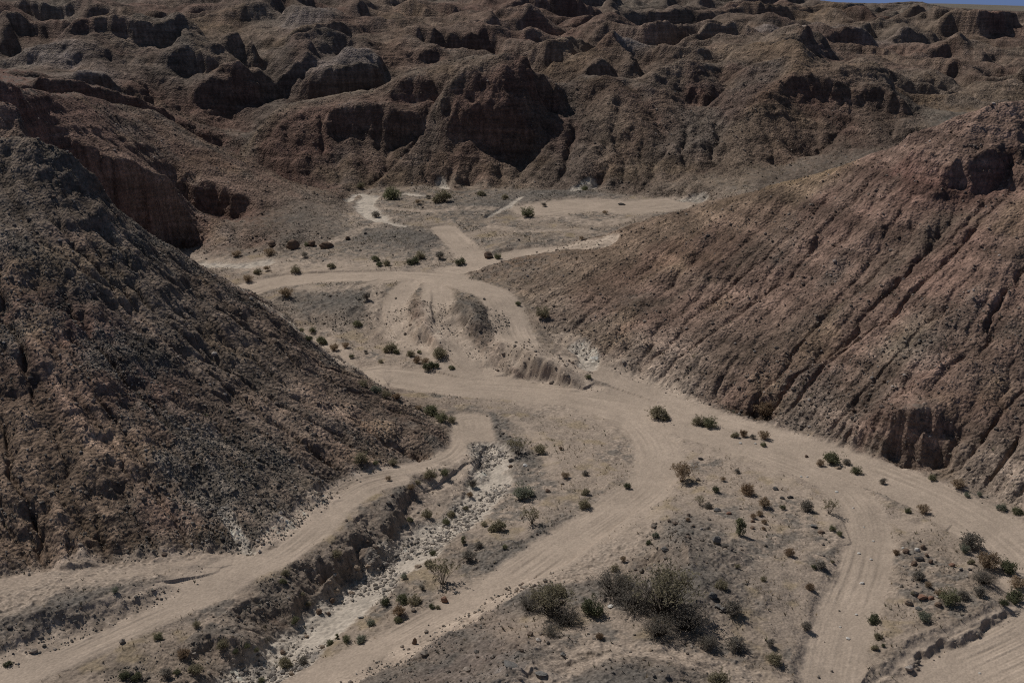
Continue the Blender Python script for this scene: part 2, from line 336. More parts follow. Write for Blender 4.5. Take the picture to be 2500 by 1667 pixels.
# the flat-topped mesa and the hills along the top right
line(WHITE, (1750,48,418),(1780,42,420),(1829,50,415),(1880,49,414),(1955,54,410),(2000,58,408)); line(MAUVE, (2045,65,405),(2117,79,400),(2189,97,395),(2211,119,389))
line(MAUVE, (1755,60,412),(1850,68,408),(1948,76,405.5),(2016,82,402.5),(2067,84,400),(2117,92,397.5),(2180,104,393)); line(RED, (1760,78,408.5),(1850,90,405),(1948,94,403.5),(2016,111,400),(2067,105,398),(2117,111,395.5),(2207,126,390))
line(BROWN, (1960,112,360),(2016,122,355),(2080,112,365),(2130,116,360)); line(DGRAV, (1880,80,320),(1900,110,300))
line(DGRAV, [1750,455,28],[1950,450,29],[2100,440,27],[2220,425,25],[2400,415,25])
line(LBR, (2110,62,470),(2117,54,480),(2150,40,486),(2189,29,490),(2247,22,495)); line(RED, (2247,22,495),(2297,42,490),(2311,66,480),(2400,72,472)); line(YEL, (2150,70,462),(2190,95,446)); line(BROWN, (2240,60,466),(2290,100,440)); line(MAUVE, (2300,75,455),(2400,85,450))
line(DBR, (2285,42,500),(2310,45,500),(2316,55,498)); line(LBR, (2250,115,405),(2352,95,420))
line(MAUVE, (1530,30,560),(1545,24,562),(1590,26,560),(1625,38,556)); line(RED, (1540,44,556),(1590,46,556),(1620,42,555)); line(GRN, (1450,40,520),(1500,60,480),(1540,70,440)); line(GRN, (1434,10,600),(1500,-4,660),(1620,-2,700),(1720,2,720))
line(RED, (1655,4,620),(1670,14,600),(1690,28,580),(1740,22,600),(1790,14,640)); line(DBR, (1660,26,590),(1680,34,578)); line(YEL, (1850,30,540),(1900,14,580),(1935,12,580),(1960,22,565)); line(RED, (1960,22,565),(2010,26,555),(2045,40,540)); line(DBR, (1985,40,550),(2020,50,542),(2050,52,538))
line(MAUVE, (1760,36,460),(1790,28,465),(1820,38,460)); line(DBR, (1775,44,457),(1815,50,455)); line(BROWN, (1560,70,420),(1640,62,440),(1710,50,450),(1745,64,440)); line(DGRAV, (1730,72,400),(1770,84,380))
line(GRN, (1760,3,800),(1820,-3,820),(1880,0,810),(1915,5,790),(1970,7,780),(2028,8,760),(2099,3,740),(2119,3,740),(2136,10,735),(2180,19,700),(2260,22,690),(2330,26,680),(2500,40,660))
line(GRN, (2060,30,640),(2110,40,600),(2150,50,560)); line(GRN, (1300,-20,760),(1500,-10,800),(1700,2,820))
line(GRN, (-600,-60,800),(0,-60,800),(500,-60,800),(1000,-50,800),(1300,-40,820))
line(DGRAV, [1500,860,36],[1800,880,34],[2100,860,33],[2400,820,32])
# the big slope on the right: skyline, knob, foot cliffs
line(BROWN, (1102,616,141),(1160,600,143),(1280,573,146),(1380,545,146),(1500,500,144),(1640,457,142),(1760,430,139)); line(YEL, (1760,430,139),(1880,395,136),(1970,380,134)); line(MAUVE, (1970,380,134),(2050,335,132),(2090,300,130),(2140,275,128),(2190,258,127),(2260,235,127),(2352,228,127),(2600,215,128),(3000,200,130))
line(MAUVE, (1460,680,124.6),(1690,680,118.2),(1980,680,109.5),(2230,680,101.9),(2450,680,100))
line(MAUVE, (2070,352,128.5),(2110,335,125.5),(2160,340,122.5),(2200,352,120.6),(2240,348,120.4),(2279,335,121.2),(2316,318,123.2))
line(RED, (2050,392,126),(2085,405,123.2),(2120,412,121.3),(2160,420,120.1),(2200,438,118.9),(2247,447,118.6),(2286,430,119.4),(2319,392,121.8))
line(DBR, (1960,395,131),(2000,385,131)); line(BROWN, (2352,330,122),(2450,330,121))
line(MAUVE, (1984,990,90.6),(2000,958,90.8),(2030,946,90.3),(2060,938,89.4),(2120,933,88.6),(2160,950,88.3),(2176,1000,87.8)); line(DBR, (1990,1032,89.9),(2030,1050,88.8),(2060,1064,88),(2110,1078,87),(2150,1080,86.8),(2172,1070,86.9))
line(MAUVE, (1665,916,101.9),(1700,918,100.6),(1735,925,99.9),(1768,934,99)); line(DBR, (1672,944,100.8),(1700,955,99.8),(1740,966,98.9),(1770,972,98.3))


# soil colour only, where it changes along the foot of a slope
CLN = [((.165,.132,.108), [P(*q) for q in ((0,520,95),(180,610,94),(330,720,93),(480,800,93),)]),
       (RED, [P(*q) for q in ((0,760,85.5),(130,830,85.5),(250,905,85),(330,985,83),)]),
       (BROWN, [P(*q) for q in ((0,1000,75.5),(140,1060,75.5),(300,1140,76),(420,1200,76),)]),
       (TAN, [P(*q) for q in ((545,1185,79),(560,1225,77.5),(572,1262,76.6),)]),
       (MAUVE, [P(*q) for q in ((2330,470,116),(2120,640,106),(1960,760,101),(1790,850,100.5),(1740,905,101))]),
       (MAUVE, [P(*q) for q in ((2060,450,124),(1900,540,121),(1680,660,118.5),(1500,760,117.5),(1400,815,117))]),
       (BROWN, [P(*q) for q in ((1800,440,136),(1640,530,131),(1460,610,130),(1330,690,128.5))]),
       (DBR, [P(*q) for q in ((2200,480,116),(2020,600,111),(1800,730,107),(1640,850,105.5))]),
       (DBR, [P(*q) for q in ((1930,430,131),(1760,540,125.5),(1560,660,122),(1400,740,121.5))]),
       (DBR, [P(*q) for q in ((2352,560,107),(2200,700,100),(2060,800,96),(1960,900,94.5))]),
       (LBR, [P(*q) for q in ((2060,705,99.5),(2100,690,100),(2150,670,101))]),
       (MAUVE, [P(*q) for q in ((2140,775,96.5),(2040,900,92),(1990,985,90.6))]),
       (DBR, [P(*q) for q in ((2352,800,94),(2260,920,90),(2200,1050,87))]),
       (DBR, [F(-300,1320,3.2),F(0,1285,3.4),F(150,1265,3.5),F(300,1245,3.6),F(430,1215,3.6),F(520,1190,3.2)]), (BROWN, [F(0,1180,6),F(200,1160,6),F(400,1120,6.5),F(520,1110,6)]),
       (DGRAV, [F(600,1190,3.2),F(680,1130,4),F(760,1080,4.5),F(820,1050,4)]), (TAN, [F(600,1235,2.5),F(700,1170,2.6),F(760,1120,3)]), (DGRAV, [F(860,1010,3),F(930,990,2.6),F(1000,1000,1.5)]), (DBR, [F(640,900,9),F(800,980,5)]),
       (GMOUND, [F(310,1255,2.6),F(420,1235,2.6),F(500,1232,2.5)]), (GMOUND, [F(1120,960,.2),F(1170,1010,.2),F(1230,1060,.2)]), (GMOUND, [F(1320,1190,.3),F(1200,1250,.3),F(1130,1300,.3)])]
# ------------------------------------------------------------------ work grid: cells grow with distance
DU = 0.0024
V0, V1 = math.log(30.0), math.log(1000.0)
U0, U1 = -0.80, 0.80
NU, NV = int(round((U1 - U0) / DU)) + 1, int(round((V1 - V0) / DU)) + 1
ev = V0 + np.arange(NV) * DU
eu = U0 + np.arange(NU) * DU
EY = np.exp(ev)[:, None].astype(np.float32) * np.ones((1, NU), np.float32)
EX = (eu[None, :] * EY).astype(np.float32)

def raster(lines, shape, lev):
    n = shape[0] * shape[1]
    s = np.zeros(n); c = np.zeros(n); k = np.zeros((n, 3))
    d = DU * (1 << lev)
    for col, pts in lines:
        for a, b in zip(pts[:-1], pts[1:]):
            a, b = np.array(a, float), np.array(b, float)
            va, vb = math.log(max(a[1], 30)), math.log(max(b[1], 30))
            L = max(abs(vb - va), abs(b[0] / b[1] - a[0] / a[1])) / DU
            m = int(L * 2) + 2
            t = np.linspace(0, 1, m)[:, None]
            q = a + (b - a) * t
            j = np.floor((np.log(np.maximum(q[:, 1], 30)) - V0) / d + .5).astype(int)
            i = np.floor((q[:, 0] / np.maximum(q[:, 1], 1) - U0) / d + .5).astype(int)
            ok = (i >= 0) & (i < shape[1]) & (j >= 0) & (j < shape[0])
            f = j[ok] * shape[1] + i[ok]
            np.add.at(s, f, q[ok, 2]); np.add.at(c, f, 1.0)
            np.add.at(k, f, np.asarray(col, float)[None, :])
    return s, c, k

def upsample(a, shape):
    h, w_ = shape
    jj = np.minimum(np.arange(h) / 2.0, a.shape[0] - 1); ii = np.minimum(np.arange(w_) / 2.0, a.shape[1] - 1)
    j0 = jj.astype(int); j1 = np.minimum(j0 + 1, a.shape[0] - 1); fj = (jj - j0)
    i0 = ii.astype(int); i1 = np.minimum(i0 + 1, a.shape[1] - 1); fi = (ii - i0)
    if a.ndim == 3:
        fj, fi = fj[:, None, None], fi[None, :, None]
    else:
        fj, fi = fj[:, None], fi[None, :]
    t = a[j0] * (1 - fj) + a[j1] * fj
    return t[:, i0] * (1 - fi) + t[:, i1] * fi

def relax(val, fixed, cur, its):
    f3 = fixed[..., None] if cur.ndim == 3 else fixed
    for _ in range(its):
        p = np.empty_like(cur)
        p[1:-1, 1:-1] = (cur[:-2, 1:-1] + cur[2:, 1:-1] + cur[1:-1, :-2] + cur[1:-1, 2:]) * .25
        p[0, 1:-1] = cur[1, 1:-1]; p[-1, 1:-1] = cur[-2, 1:-1]
        p[:, 0] = cur[:, 1]; p[:, -1] = cur[:, -2]
        cur = np.where(f3, val, p)
    return cur

def shapes():
    return [((NV - 1) // (1 << l) + 1, (NU - 1) // (1 << l) + 1) for l in range(7)]

def solve(cons, start, stop=0, its=60):
    """cons(level) -> value, fixed; membrane through the fixed cells, coarse to fine"""
    sh = shapes()
    cur = None
    for l in range(6, stop - 1, -1):
        val, fixed = cons(l)
        if cur is None:
            cur = np.full(val.shape, start, np.float32) if val.ndim == 2 else np.ones(val.shape, np.float32) * np.asarray(start, np.float32)
        else:
            cur = upsample(cur, sh[l])
        cur = np.where(fixed[..., None] if val.ndim == 3 else fixed, val, cur).astype(np.float32)
        cur = relax(val, fixed, cur, 600 if l > 4 else (200 if l > 2 else its))
    for l in range(stop, 0, -1):
        cur = upsample(cur, sh[l - 1])
    return cur

def line_cons(lines, colour=False):
    def f(l):
        sh = shapes()[l]
        s, c, k = raster(lines, sh, l)
        fx = (c > 0).reshape(sh)
        c = np.maximum(c, 1e-9)
        if colour:
            return (k / c[:, None]).reshape(sh + (3,)).astype(np.float32), fx
        return (s / c).reshape(sh).astype(np.float32), fx
    return f

def inpoly(X, Y, poly):
    r = np.zeros(X.shape, bool)
    n = len(poly)
    for i in range(n):
        x0, y0 = poly[i][0], poly[i][1]
        x1, y1 = poly[(i + 1) % n][0], poly[(i + 1) % n][1]
        if y0 == y1:
            continue
        c = ((Y >= y0) != (Y >= y1))
        r ^= c & (X < x0 + (Y - y0) / (y1 - y0) * (x1 - x0))
    return r

# floor first, then everything else hung from ridges, gullies and the floor's edge
zfloor = solve(line_cons(FL), 0.5, stop=1, its=80)
fmask = inpoly(EX, EY, FLOOR_POLY)
base_cons = line_cons(HL)
def cons_all(l):
    v, fx = base_cons(l)
    st = 1 << l
    fm = fmask[::st, ::st]; zf = zfloor[::st, ::st]
    return np.where(fx, v, zf).astype(np.float32), fx | fm
EZ = solve(cons_all, 15.0, its=140)
ECOL = solve(line_cons(FL + HL + CLN, True), BROWN, stop=1, its=50)
print('solved', round(time.time() - T0, 1))

# ------------------------------------------------------------------ rain: gullies cut by running water
cell = (DU * EY).astype(np.float32)
def slope_of(z):
    gy, gx = np.gradient(z)
    return np.hypot(gx, gy) / cell
hill = sstep(.12, .35, slope_of(EZ)) * (~fmask)
for _ in range(3):
    hill[1:-1, 1:-1] = (hill[1:-1, 1:-1] * 2 + hill[:-2, 1:-1] + hill[2:, 1:-1] + hill[1:-1, :-2] + hill[1:-1, 2:]) / 6
EZ = EZ + hill * ((.34 + .25 * (EX > 0)) * fbm(EX / 9, EY / 9, 3, .5, 3) + .16 * fbm(EX / 2.6, EY / 2.6, 3, .6, 8)) \
        + hill * rng.normal(0, .05, EZ.shape).astype(np.float32)
far = sstep(208, 250, EY)
# tilted slabs: long gentle backs, steep broken fronts towards the valley
qn = (EY * .93 + EX * .42) / 15.0 + .9 * fbm(EX / 42, EY / 30, 3, .5, 24)
sq = qn - np.floor(qn)
slab = np.where(sq < .24, sstep(0, .24, sq), 1 - (sq - .24) / .76)
amp = np.clip(.55 + .8 * fbm(EX / 34, EY / 26, 2, .5, 21), 0, 1.3)
rg = 1 - np.abs(fbm(EX / 22, EY / 18, 4, .5, 22))
qm = (EY * .80 - EX * .60) / 23.0 + .8 * fbm(EX / 36, EY / 30, 3, .5, 25)
sm = qm - np.floor(qm)
slab2 = np.where(sm < .30, sstep(0, .38, sm), 1 - (sm - .38) / .62)
amp2 = np.clip(.5 + 1.0 * fbm(EX / 40, EY / 34, 2, .5, 26), 0, 1.3)
rel = np.maximum(slab * amp * .8, slab2 * amp2 * 1.15)
EZ = EZ + far * ((rel - .55) * (5.2 + .014 * (EY - 220)) + (rg - .7) * 2.4)
hill = np.maximum(hill, far * .8)
hill = np.maximum(hill, .5 * fmask * sstep(.16, .34, slope_of(EZ)))
# nothing here runs straight: nudge the whole relief sideways a little
def sample(a, j, i):
    j = np.clip(j, 0, NV - 1.001); i = np.clip(i, 0, NU - 1.001)
    j0 = j.astype(np.int32); i0 = i.astype(np.int32); tj = (j - j0).astype(np.float32); ti = (i - i0).astype(np.float32)
    return a[j0, i0] * (1 - tj) * (1 - ti) + a[j0 + 1, i0] * tj * (1 - ti) + a[j0, i0 + 1] * (1 - tj) * ti + a[j0 + 1, i0 + 1] * tj * ti
JJ, II = np.meshgrid(np.arange(NV, dtype=np.float32), np.arange(NU, dtype=np.float32), indexing='ij')
sf = slope_of(EZ); sf = np.maximum.reduce([np.roll(np.roll(sf, a_, 0), b_, 1) for a_ in (-4, 0, 4) for b_ in (-4, 0, 4)])
wa = .5 + .35 * hill + .7 * (1 - hill) * sstep(.35, .9, sf)
wl = 5 - 2.6 * (1 - hill) * sstep(.35, .9, sf)
wj = (fbm(EX / 3, EY / 3, 4, .6, 23) * wa * .75) / cell; wi = (fbm(EX / 3, EY / 3, 4, .6, 27) * wa * .75) / cell
EZ = sample(EZ, JJ + wj, II + wi)
# streaks that follow the fall line
zs = EZ.copy()
for _ in range(12):
    zs[1:-1, 1:-1] = (zs[:-2, 1:-1] + zs[2:, 1:-1] + zs[1:-1, :-2] + zs[1:-1, 2:]) * .25
gj, gi = np.gradient(zs)
gl = np.hypot(gj, gi) + 1e-5
gj, gi = (gj / gl).astype(np.float32), (gi / gl).astype(np.float32)
def blur(a, n):
    for _ in range(n):
        a = (a + np.roll(a, 1, 0) + np.roll(a, -1, 0) + np.roll(a, 1, 1) + np.roll(a, -1, 1)) / 5
    return a
def streaks(src, n, step):
    tot = src.copy()
    for sgn in (1, -1):
        j, i = JJ.copy(), II.copy()
        for _ in range(n):
            ji = np.clip(j, 0, NV - 1).astype(np.int32); ii = np.clip(i, 0, NU - 1).astype(np.int32)
            j += sgn * step * gj[ji, ii]; i += sgn * step * gi[ji, ii]
            ji = np.clip(j, 0, NV - 1).astype(np.int32); ii = np.clip(i, 0, NU - 1).astype(np.int32)
            tot += src[ji, ii]
    return tot / tot.std()
STR1 = streaks(blur(rng.normal(0, 1, EZ.shape).astype(np.float32), 3), 14, 1.2)
STR2 = streaks(blur(rng.normal(0, 1, EZ.shape).astype(np.float32), 26), 34, 2.2)
EZ = EZ + hill * (1 - .8 * sstep(.85, 1.35, gl / cell)) * (.10 * np.clip(STR1, -2, 2) + (.12 + .12 * (EX > 0) * np.clip(.55 + 1.1 * fbm(EX / 13, EY / 13, 2, .5, 35), 0, 1.5)) * np.clip(STR2, -2, 2) * (1 - .2 * sstep(200, 240, EY)))
print('streaks', round(time.time() - T0, 1))

soft_rock = hill * (1 - .88 * sstep(.85, 1.35, slope_of(blur(EZ, 4))))
def erode(z, its, kdt, m=.5, amax=900.0):
    n = NU * NV
    offs = [-NU - 1, -NU, -NU + 1, -1, 1, NU - 1, NU, NU + 1]
    dist = [1.4142, 1, 1.4142, 1, 1, 1.4142, 1, 1.4142]
    idx = np.arange(n).reshape(NV, NU)
    inner = np.zeros((NV, NU), bool); inner[1:-1, 1:-1] = True
    area = (cell * cell).ravel()
    acc_np = area
    for it in range(its):
        best = np.zeros((NV, NU), np.float32); rec = idx.copy()
        c = z[1:-1, 1:-1]
        for o, d in zip(offs, dist):
            dj, di = (o + NU + 1) // NU - 1, 0
            di = o - dj * NU
            s = (c - z[1 + dj:NV - 1 + dj, 1 + di:NU - 1 + di]) / d
            b = best[1:-1, 1:-1]
            m_ = s > b
            b[m_] = s[m_]
            r = rec[1:-1, 1:-1]
            r[m_] = (idx[1:-1, 1:-1] + o)[m_]
        zr = z.ravel()
        order = np.argsort(-zr, kind='stable')
        recl = rec.ravel()
        rl = recl.tolist(); acc = area.tolist(); ol = order.tolist()
        for i in ol:
            r = rl[i]
            if r != i:
                acc[r] += acc[i]
        acc_np = np.minimum(np.array(acc, np.float32), amax)
        dl = cell.ravel() * np.where(np.isin(np.abs(recl - np.arange(n)), (1, NU)), 1.0, 1.4142)
        Fk = (np.asarray(kdt) * soft_rock.ravel() * acc_np ** m / dl)
        fl = Fk.tolist(); zl = zr.tolist()
        for i in reversed(ol):
            r = rl[i]
            if r != i:
                f = fl[i]
                zl[i] = (zl[i] + f * zl[r]) / (1 + f)
        z = np.array(zl, np.float32).reshape(NV, NU)
        # crumble: soften what is steeper than the cliffs can stand
        lap = np.zeros_like(z)
        lap[1:-1, 1:-1] = z[:-2, 1:-1] + z[2:, 1:-1] + z[1:-1, :-2] + z[1:-1, 2:] - 4 * z[1:-1, 1:-1]
        z = z + soft_rock * np.clip(lap * .03, -.03, .03)
    return z, acc_np.reshape(NV, NU)
EZ0 = EZ.copy()
EZ, EACC = erode(EZ, 13, .018 + .010 * ((EX < 0) & (EY < 130)).ravel() - .003 * ((EX > 5) & (EY < 150)).ravel())
sky_px = [-9999, 1790, 1850, 1880, 1917, 1970, 2028, 2070, 2100, 2119, 2136, 2180, 2240, 2300, 2352, 9999]
sky_py = [-200, -60, -2, 0, 5, 7, 8, 5, 3, 4, 10, 17, 21, 24, 26, 60]
pxE = CX + FREF * EX / (EY * CP + (CAM_H - EZ) * SP)
dep_s = PITCH + np.arctan((np.interp(pxE, sky_px, sky_py) - CY) / FREF)
lim = CAM_H - EY * np.tan(dep_s) - .25 * np.abs(fbm(EX / 6, EY / 6, 3, .5, 29))
EZ = np.where((EY > 205) & (EZ > lim - 1), lim - 1 + np.tanh(np.maximum(EZ - lim + 1, 0)), EZ).astype(np.float32)
print('eroded', round(time.time() - T0, 1), 'cut mean', float((EZ0 - EZ).mean()), 'p99', float(np.percentile(EZ0 - EZ, 99)))

# ------------------------------------------------------------------ fine grid
def geo(a, b, d):
    n = max(2, int(round((b - a) / d)))
    return np.linspace(a, b, n, endpoint=False)
Q = 1.0
fu = np.concatenate([geo(-.80, -.56, .006), geo(-.56, .56, .00112 * Q), np.linspace(.56, .80, 40)])
fv = np.concatenate([geo(math.log(30.2), math.log(47), .01), geo(math.log(47), math.log(260), .0011 * Q), geo(math.log(260), math.log(990), .0022 * Q), [math.log(990)]])
MU, MV = len(fu), len(fv)

def cubic(arr, pos, axis):
    n = arr.shape[axis]
    i = np.clip(np.floor(pos).astype(int), 1, n - 3); t = (pos - i).astype(np.float32)
    ws = [(1 - t) ** 3 / 6, (3 * t ** 3 - 6 * t ** 2 + 4) / 6, (-3 * t ** 3 + 3 * t ** 2 + 3 * t + 1) / 6, t ** 3 / 6]
    out = 0
    for k in range(4):
        a = np.take(arr, i - 1 + k, axis=axis)
        sh = [1] * a.ndim; sh[axis] = -1
        out = out + a * ws[k].reshape(sh)
    return out.astype(np.float32)
def refine(a):
    return cubic(cubic(a, (fv - V0) / DU, 0), (fu - U0) / DU, 1)
Y = (np.exp(fv)[:, None] * np.ones((1, MU))).astype(np.float32)
X = (fu[None, :] * Y).astype(np.float32)
Z = refine(EZ)
C = np.stack([refine(ECOL[..., k]) for k in range(3)], -1)
HILL = np.clip(refine(hill), 0, 1)
FLOORM = np.clip(refine(fmask.astype(np.float32)), 0, 1)
FOOT = np.clip(refine(blur(hill.astype(np.float32), 60)) * 2.2, 0, 1)
S1 = refine(STR1); S2 = refine(STR2)
ACC = np.maximum(refine(np.log(EACC + .01)), -4)
fcell = np.gradient(Y, axis=0)

def slope_fine(z):
    gy = np.gradient(z, axis=0) / np.gradient(Y, axis=0)
    gx = np.gradient(z, axis=1) / np.gradient(X, axis=1)
    return np.hypot(gx, gy - gx * X / Y * 0)

def surf(px, py, z=None):
    """where the line of sight through a pixel meets the ground"""
    dx, dy = (px - CX) / FREF, (py - CY) / FREF
    d = np.array([dx, CP - dy * SP, -SP - dy * CP])
    t = np.arange(40.0, 700.0, .12)
    p = np.array([0, 0, CAM_H]) + t[:, None] * d
    g = ground(p[:, 0], p[:, 1])
    k = np.argmax(p[:, 2] < g)
    return float(p[k, 0]), float(p[k, 1]), float(g[k])

def ground(x, y):
    x = np.atleast_1d(np.asarray(x, float)); y = np.atleast_1d(np.asarray(y, float))
    u = np.clip(x / y, -.79, .79); v = np.clip(np.log(y), fv[0], fv[-2])
    j = np.clip(np.searchsorted(fv, v) - 1, 0, MV - 2); i = np.clip(np.searchsorted(fu, u) - 1, 0, MU - 2)
    tj = (v - fv[j]) / (fv[j + 1] - fv[j]); ti = (u - fu[i]) / (fu[i + 1] - fu[i])
    return (Z[j, i] * (1 - tj) * (1 - ti) + Z[j + 1, i] * tj * (1 - ti) + Z[j, i + 1] * (1 - tj) * ti + Z[j + 1, i + 1] * tj * ti)

# ------------------------------------------------------------------ tracks and washes: pixel lines laid on the ground
TR = [  # kind, half width in metres, soft edge, points
 ('road', 1.7, .7, [(-60,1575),(0,1548),(150,1485),(330,1405),(470,1345),(560,1300),(640,1257),(720,1195),(790,1135),(850,1105),(930,1088),(1000,1072),(1060,1045),(1085,1005),(1075,965)]),
 ('soft', 1.5, 1.2, [(560,1302),(480,1312),(420,1303),(250,1318),(0,1385),(-80,1410)]),
 ('soft', 1.2, 1.0, [(540,1295),(440,1292),(250,1305),(0,1345)]),
 ('road', 2.9, .8, [(600,760,.8),(660,782,.7),(722,803,.6),(780,830),(900,864),(1050,884),(1200,893),(1350,912),(1480,936),(1620,970),(1780,1017),(1900,1055),(2050,1107),(2180,1165),(2300,1240),(2380,1320),(2440,1400)]),
 ('road', 1.8, .9, [(1340,915),(1440,955),(1500,1010),(1516,1065),(1490,1115),(1420,1170),(1300,1250),(1200,1320),(1100,1385),(950,1470),(800,1542),(700,1590)]),
 ('road', 1.5, .8, [(1450,935),(1600,995),(1760,1045),(1900,1100),(1970,1160),(1995,1230),(1985,1300),(1960,1370),(1930,1450),(1905,1568),(1895,1640)]),
 ('road', 2.3, .8, [(2460,1400),(2352,1470),(2200,1545),(2050,1640)]),
 ('road', 2.3, .8, [(500,690,2.3),(560,668,2.4),(610,653,2.6),(680,641),(800,633),(930,634),(1030,640)]),
 ('road', 2.0, .8, [(1000,640),(1080,655),(1140,680),(1165,720),(1180,770),(1220,797),(1300,830),(1420,868),(1540,922),(1620,960)]),
 ('road', 1.6, .9, [(1005,645),(1005,700),(1020,750),(1060,810),(1110,858),(1160,880)]),
 ('road', 1.3, .9, [(950,640),(912,690),(908,740),(940,785),(1010,835),(1080,868)]),
 ('soft', 1.0, .8, [(990,660),(985,720),(1010,765),(1055,815)]),
 ('soft', 1.7, .9, [(1160,790),(1140,830),(1120,862)]),
 ('soft', 1.2, .9, [(1300,845),(1330,875),(1345,898)]),
 ('road', 1.7, .8, [(1035,618),(1090,610),(1075,580),(1045,552),(1018,525)]),
 ('road', 1.9, .8, [(1040,622),(1110,607),(1200,583),(1300,566),(1385,553)]),
 ('road', 4.2, 1.6, [(1240,482),(1350,470),(1450,474),(1570,463)]),
 ('soft', .5, .35, [(1200,1590),(1300,1510),(1400,1484),(1500,1484),(1600,1512),(1700,1545),(1800,1562)]),
 ('soft', .4, .3, [(1250,1590),(1330,1535),(1420,1505),(1500,1505),(1600,1535),(1700,1562)]),
 ('soft', .9, .7, [(1070,1065),(1020,1120),(990,1170),(950,1225),(930,1250)]),
 ('soft', 2.2, 1.6, [(440,604,2.4),(560,610,3),(700,612),(850,610)]),
 ('soft', 1.6, 1.2, [(1480,1190),(1400,1265),(1320,1320),(1230,1340)]),
 ('soft', 1.0, 1.0, [(1290,775),(1340,815),(1420,850)]),
 ('soft', .8, .7, [(870,640),(862,690),(880,750),(950,815),(1030,850)]), ('soft', .7, .6, [(700,660),(760,668),(840,655),(900,645)]),
 ('soft', 1.0, .8, [(1210,505),(1290,500),(1380,515),(1430,505)]), ('soft', .8, .7, [(900,478),(980,486),(1080,478),(1160,482)]), ('soft', .7, .6, [(1130,520),(1200,530),(1290,528),(1370,535)]),
 ('soft', .8, .7, [(760,560),(850,520),(900,500)]), ('wash', .5, .4, [(850,452),(820,446),(800,462)]), ('wash', .5, .4, [(872,502),(905,515),(940,520)]), ('wash', .4, .3, [(1195,452),(1170,470),(1120,500)]),
 ('soft', .6, .5, [(1720,1060),(1820,1120),(1900,1180),(1940,1240)]), ('soft', .6, .5, [(2010,1180),(2100,1210),(2200,1200)]), ('soft', .5, .4, [(1180,960),(1240,1010),(1270,1080)]),
 ('soft', 3.2, 2.6, [(1250,912),(1420,950),(1560,990),(1700,1025),(1840,1068)]),
 ('wash', 1.35, .7, [(520,1610),(560,1580),(640,1525),(720,1462),(800,1388),(880,1318),(960,1258),(1060,1190),(1112,1135),(1127,1080),(1120,1035)]),
 ('wash', .35, .2, [(512,1170),(535,1200),(552,1235),(572,1264)]),
 ('wash', 1.4, .6, [(850,452),(838,470),(850,488),(872,502)]),
 ('wash', .7, .4, [(1012,420),(1022,432)]), ('wash', .8, .5, [(1356,418),(1338,430),(1312,438)]),
 ('wash', .9, .6, [(1330,800),(1352,822),(1350,842)]), ('wash', .8, .5, [(930,445),(975,450)]), ('wash', 1.0, .8, [(1570,462),(1610,452)]),
 ('wash', 1.2, .8, [(460,606,2.6),(540,607,3),(600,604)]),
]
def smooth_poly(pts, n=6):
    pts = [np.array(p) for p in pts]
    out = []
    for i in range(len(pts) - 1):
        p0, p1, p2, p3 = pts[max(i - 1, 0)], pts[i], pts[i + 1], pts[min(i + 2, len(pts) - 1)]
        for k in range(n):
            t = k / n
            out.append(.5 * ((2 * p1) + (-p0 + p2) * t + (2 * p0 - 5 * p1 + 4 * p2 - p3) * t * t + (-p0 + 3 * p1 - 3 * p2 + p3) * t ** 3))
    out.append(pts[-1])
    return out
BIG = 1e3
trk = {k: np.full(X.shape, BIG, np.float32) for k in ('road', 'soft', 'wash')}   # (distance - half width) / soft
lat = np.zeros(X.shape, np.float32); along = np.zeros(X.shape, np.float32); tz = np.zeros(X.shape, np.float32); bestd = np.full(X.shape, BIG, np.float32)
LV = fv; LU = fu
for kind, hw, soft, pts in TR:
    wp = np.array([surf(*p) if len(p) == 2 else F(*p) for p in pts])
    wp = np.array(smooth_poly([tuple(p) for p in wp]))
    s0 = 0.0
    for a, b in zip(wp[:-1], wp[1:]):
        L = math.hypot(b[0] - a[0], b[1] - a[1])
        if L < 1e-4:
            continue
        R = hw + soft * 2 + 1.2
        ylo, yhi = min(a[1], b[1]) - R, max(a[1], b[1]) + R
        j0, j1 = np.searchsorted(fv, math.log(max(ylo, 30.3))), np.searchsorted(fv, math.log(max(yhi, 30.4)))
        xs = [(min(a[0], b[0]) - R) / ylo, (min(a[0], b[0]) - R) / yhi, (max(a[0], b[0]) + R) / ylo, (max(a[0], b[0]) + R) / yhi]
        i0, i1 = np.searchsorted(fu, min(xs)), np.searchsorted(fu, max(xs))
        if j1 <= j0 or i1 <= i0:
            s0 += L; continue
        sl = (slice(j0, j1), slice(i0, i1))
        dx, dy = (b[0] - a[0]) / L, (b[1] - a[1]) / L
        qx, qy = X[sl] - a[0], Y[sl] - a[1]
        t = np.clip(qx * dx + qy * dy, 0, L)
        d = np.hypot(qx - t * dx, qy - t * dy)
        e = (d - hw) / soft
        q = trk[kind][sl]
        np.minimum(q, e, out=q)
        bd = bestd[sl]
        m_ = e < bd
        bd[m_] = e[m_]
        sgn = np.sign(qx * dy - qy * dx)
        lat[sl][m_] = (d * sgn)[m_]; along[sl][m_] = (s0 + t)[m_]
        tz[sl][m_] = (a[2] + (b[2] - a[2]) * t / L)[m_]
        s0 += L
edge = .5 * pnoise(X / 3.1, Y / 3.1, 33) + .4 * pnoise(X / 1.3, Y / 1.3, 31) + .25 * pnoise(X / .4, Y / .4, 32)
ROAD = 1 - sstep(-.1, 1.0, trk['road'] + edge * .6)
SOFT = (1 - sstep(-.3, 1.0, trk['soft'] + edge * 1.1)) * (1 - ROAD)
WASH = 1 - sstep(-.1, 1.0, trk['wash'] + edge * 1.2)
nearroad = 1 - sstep(.3, 2.6, np.minimum(trk['road'], trk['wash']))
print('tracks', round(time.time() - T0, 1))

